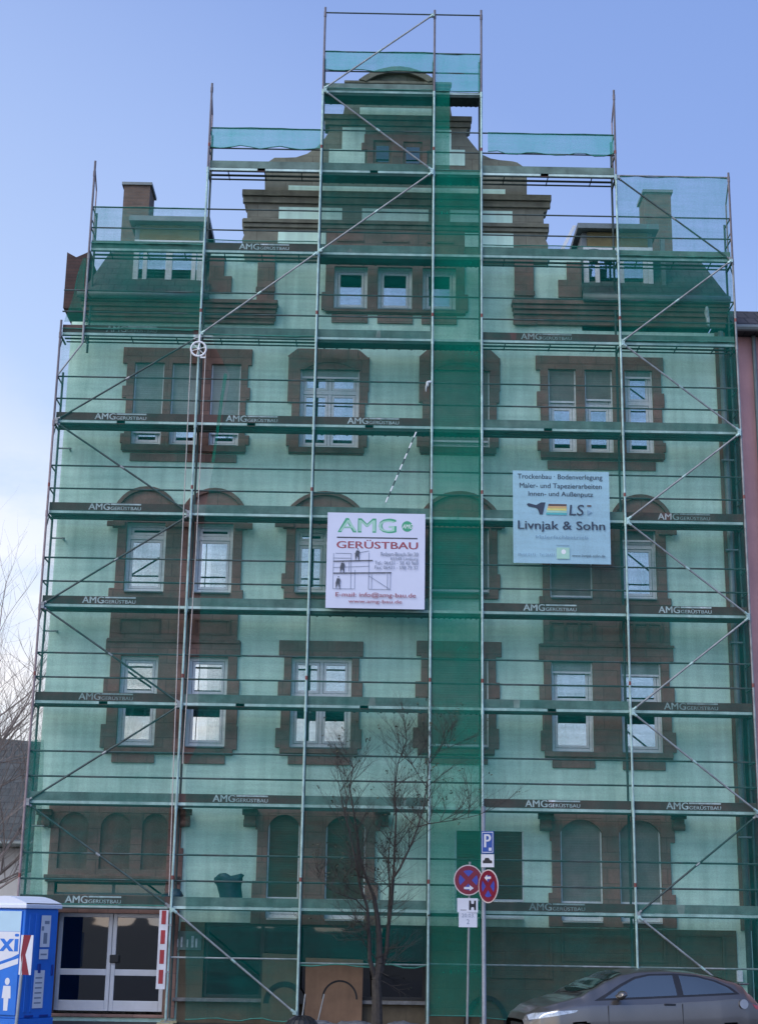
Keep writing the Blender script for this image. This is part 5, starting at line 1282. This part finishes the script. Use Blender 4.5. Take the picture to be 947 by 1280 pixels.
# ------------------------------------------------------------------ ground
def sheet(name, pts, m):
    me = bpy.data.meshes.new(name); me.from_pydata(pts, [], [list(range(len(pts)))]); me.update(); return struct(link(name, me, None, m))
sheet('ground', [(-900, -900, -.42), (900, -900, -.42), (900, 900, -.42), (-900, 900, -.42)], M['earth'])
mb = MB(); X = 60
mb.face([(-X, -45, -.29), (X, -45, -.29), (X, -5.2, -.29), (-X, -5.2, -.29)]); mb.face([(-X, -5.2, -.29), (X, -5.2, -.29), (X, -3.1, -.17), (-X, -3.1, -.17)])
struct(mb.build('road', M['asphalt'], None))
struct(MB().box(-X, X, -3.1, -2.96, -.35, -.05).build('kerb', M['kerb'], None, bevel=.012))
mb = MB(); mb.box(-X, X, -2.955, 1.0, -.35, -.052); struct(mb.build('pavement', M['paving'], None))
for v in bpy.data.objects['pavement'].data.vertices:
    if v.co.z > -.1 and v.co.y > 0: v.co.z = .002

# ------------------------------------------------------------------ light: dusk sky, faint soft sun
W = bpy.data.worlds.new('World'); SC.world = W; W.use_nodes = True; nt = W.node_tree
bg = nt.nodes['Background']
SUN_EL, SUN_AZ = math.radians(48), math.radians(222)     # azimuth from +Y clockwise: behind the camera, to its left
sky = nt.nodes.new('ShaderNodeTexSky'); sky.sky_type = 'NISHITA'; sky.sun_disc = False; sky.sun_elevation = SUN_EL; sky.sun_rotation = SUN_AZ
sky.air_density = 1.0; sky.dust_density = .6; sky.ozone_density = 2.0
tc = nt.nodes.new('ShaderNodeTexCoord')
nt.links.new(sky.outputs[0], bg.inputs['Color']); bg.inputs['Strength'].default_value = .05
def mth(op, a_, b_=None, c_=None):
    n_ = nt.nodes.new('ShaderNodeMath'); n_.operation = op
    for i_, v_ in enumerate((a_, b_, c_)):
        if v_ is None: continue
        if isinstance(v_, (int, float)): n_.inputs[i_].default_value = v_
        else: nt.links.new(v_, n_.inputs[i_])
    return n_.outputs[0]
sp = nt.nodes.new('ShaderNodeSeparateXYZ'); nt.links.new(tc.outputs['Generated'], sp.inputs[0])
sx_, sy_, sz_ = sp.outputs
ss = mth('MULTIPLY_ADD', sx_, .5, sz_)
rp = nt.nodes.new('ShaderNodeValToRGB'); el = rp.color_ramp.elements
STOPS = [(0, (.76, .75, .81)), (.07, (.64, .70, .84)), (.19, (.45, .565, .83)), (.33, (.33, .445, .77)), (.45, (.225, .33, .68)), (.6, (.18, .285, .64)), (1, (.12, .22, .56))]
el[0].position, el[0].color = STOPS[0][0], (*STOPS[0][1], 1); el[1].position, el[1].color = STOPS[-1][0], (*STOPS[-1][1], 1)
for p_, c_ in STOPS[1:-1]: e_ = el.new(p_); e_.color = (*c_, 1)
nt.links.new(ss, rp.inputs['Fac'])
# low evening clouds
mp = nt.nodes.new('ShaderNodeMapping'); mp.inputs['Scale'].default_value = (7, 7, 17); nt.links.new(tc.outputs['Generated'], mp.inputs['Vector'])
cn = nt.nodes.new('ShaderNodeTexNoise'); cn.inputs['Scale'].default_value = 1.3; cn.inputs['Detail'].default_value = 6; cn.inputs['Roughness'].default_value = .55; nt.links.new(mp.outputs['Vector'], cn.inputs['Vector'])
cm = nt.nodes.new('ShaderNodeMapRange'); cm.inputs['From Min'].default_value = .40; cm.inputs['From Max'].default_value = .58; nt.links.new(cn.outputs['Fac'], cm.inputs['Value'])
lo = nt.nodes.new('ShaderNodeMapRange'); lo.interpolation_type = 'SMOOTHSTEP'; lo.inputs['From Min'].default_value = .20; lo.inputs['From Max'].default_value = .05; nt.links.new(ss, lo.inputs['Value'])
cf = mth('MULTIPLY', cm.outputs['Result'], lo.outputs['Result'])
wr_ = nt.nodes.new('ShaderNodeValToRGB'); wr_.color_ramp.elements[0].color = (.92, .70, .58, 1); wr_.color_ramp.elements[1].color = (.90, .86, .88, 1); wr_.color_ramp.elements[1].position = .16
nt.links.new(sz_, wr_.inputs['Fac'])
mixc = nt.nodes.new('ShaderNodeMix'); mixc.data_type = 'RGBA'
nt.links.new(cf, mixc.inputs['Factor']); nt.links.new(rp.outputs['Color'], mixc.inputs['A']); nt.links.new(wr_.outputs['Color'], mixc.inputs['B'])
bg2 = nt.nodes.new('ShaderNodeBackground'); nt.links.new(mixc.outputs['Result'], bg2.inputs['Color'])
# the half of the sky towards the low sun (behind the camera) is the brighter one
nt.links.new(mth('MULTIPLY_ADD', mth('MAXIMUM', mth('MULTIPLY', sy_, -1), 0), .9, .86), bg2.inputs['Strength'])
ad = nt.nodes.new('ShaderNodeAddShader'); nt.links.new(bg.outputs[0], ad.inputs[0]); nt.links.new(bg2.outputs[0], ad.inputs[1])
nt.links.new(ad.outputs[0], nt.nodes['World Output'].inputs['Surface'])
sl = bpy.data.lights.new('sun', 'SUN'); sl.energy = 1.9; sl.angle = math.radians(40); sl.color = (1, .95, .88)
so_ = bpy.data.objects.new('sun', sl); C.objects.link(so_)
sd = Vector((math.sin(SUN_AZ)*math.cos(SUN_EL), math.cos(SUN_AZ)*math.cos(SUN_EL), math.sin(SUN_EL)))
so_.rotation_euler = sd.to_track_quat('Z', 'Y').to_euler()

# ------------------------------------------------------------------ camera and render settings
cd = bpy.data.cameras.new('camera'); co = bpy.data.objects.new('camera', cd); C.objects.link(co)
mw = Matrix.Identity(4)
for i in range(3): mw[i][0], mw[i][1], mw[i][2], mw[i][3] = AR[i], AU[i], -AF[i], CAM[i]
co.matrix_world = mw
cd.sensor_fit = 'HORIZONTAL'; cd.sensor_width = 36; cd.lens = F/947*36
BIG = 947
cd.shift_x = -(CX-473.5)/BIG; cd.shift_y = -(640-CY)/BIG
cd.clip_end = 3000; cd.clip_start = .1
SC.camera = co
SC.view_settings.view_transform = 'Standard'; SC.view_settings.look = 'None'; SC.view_settings.exposure = .12; SC.view_settings.gamma = 1
SC.cycles.transparent_max_bounces = 20; SC.cycles.max_bounces = 8
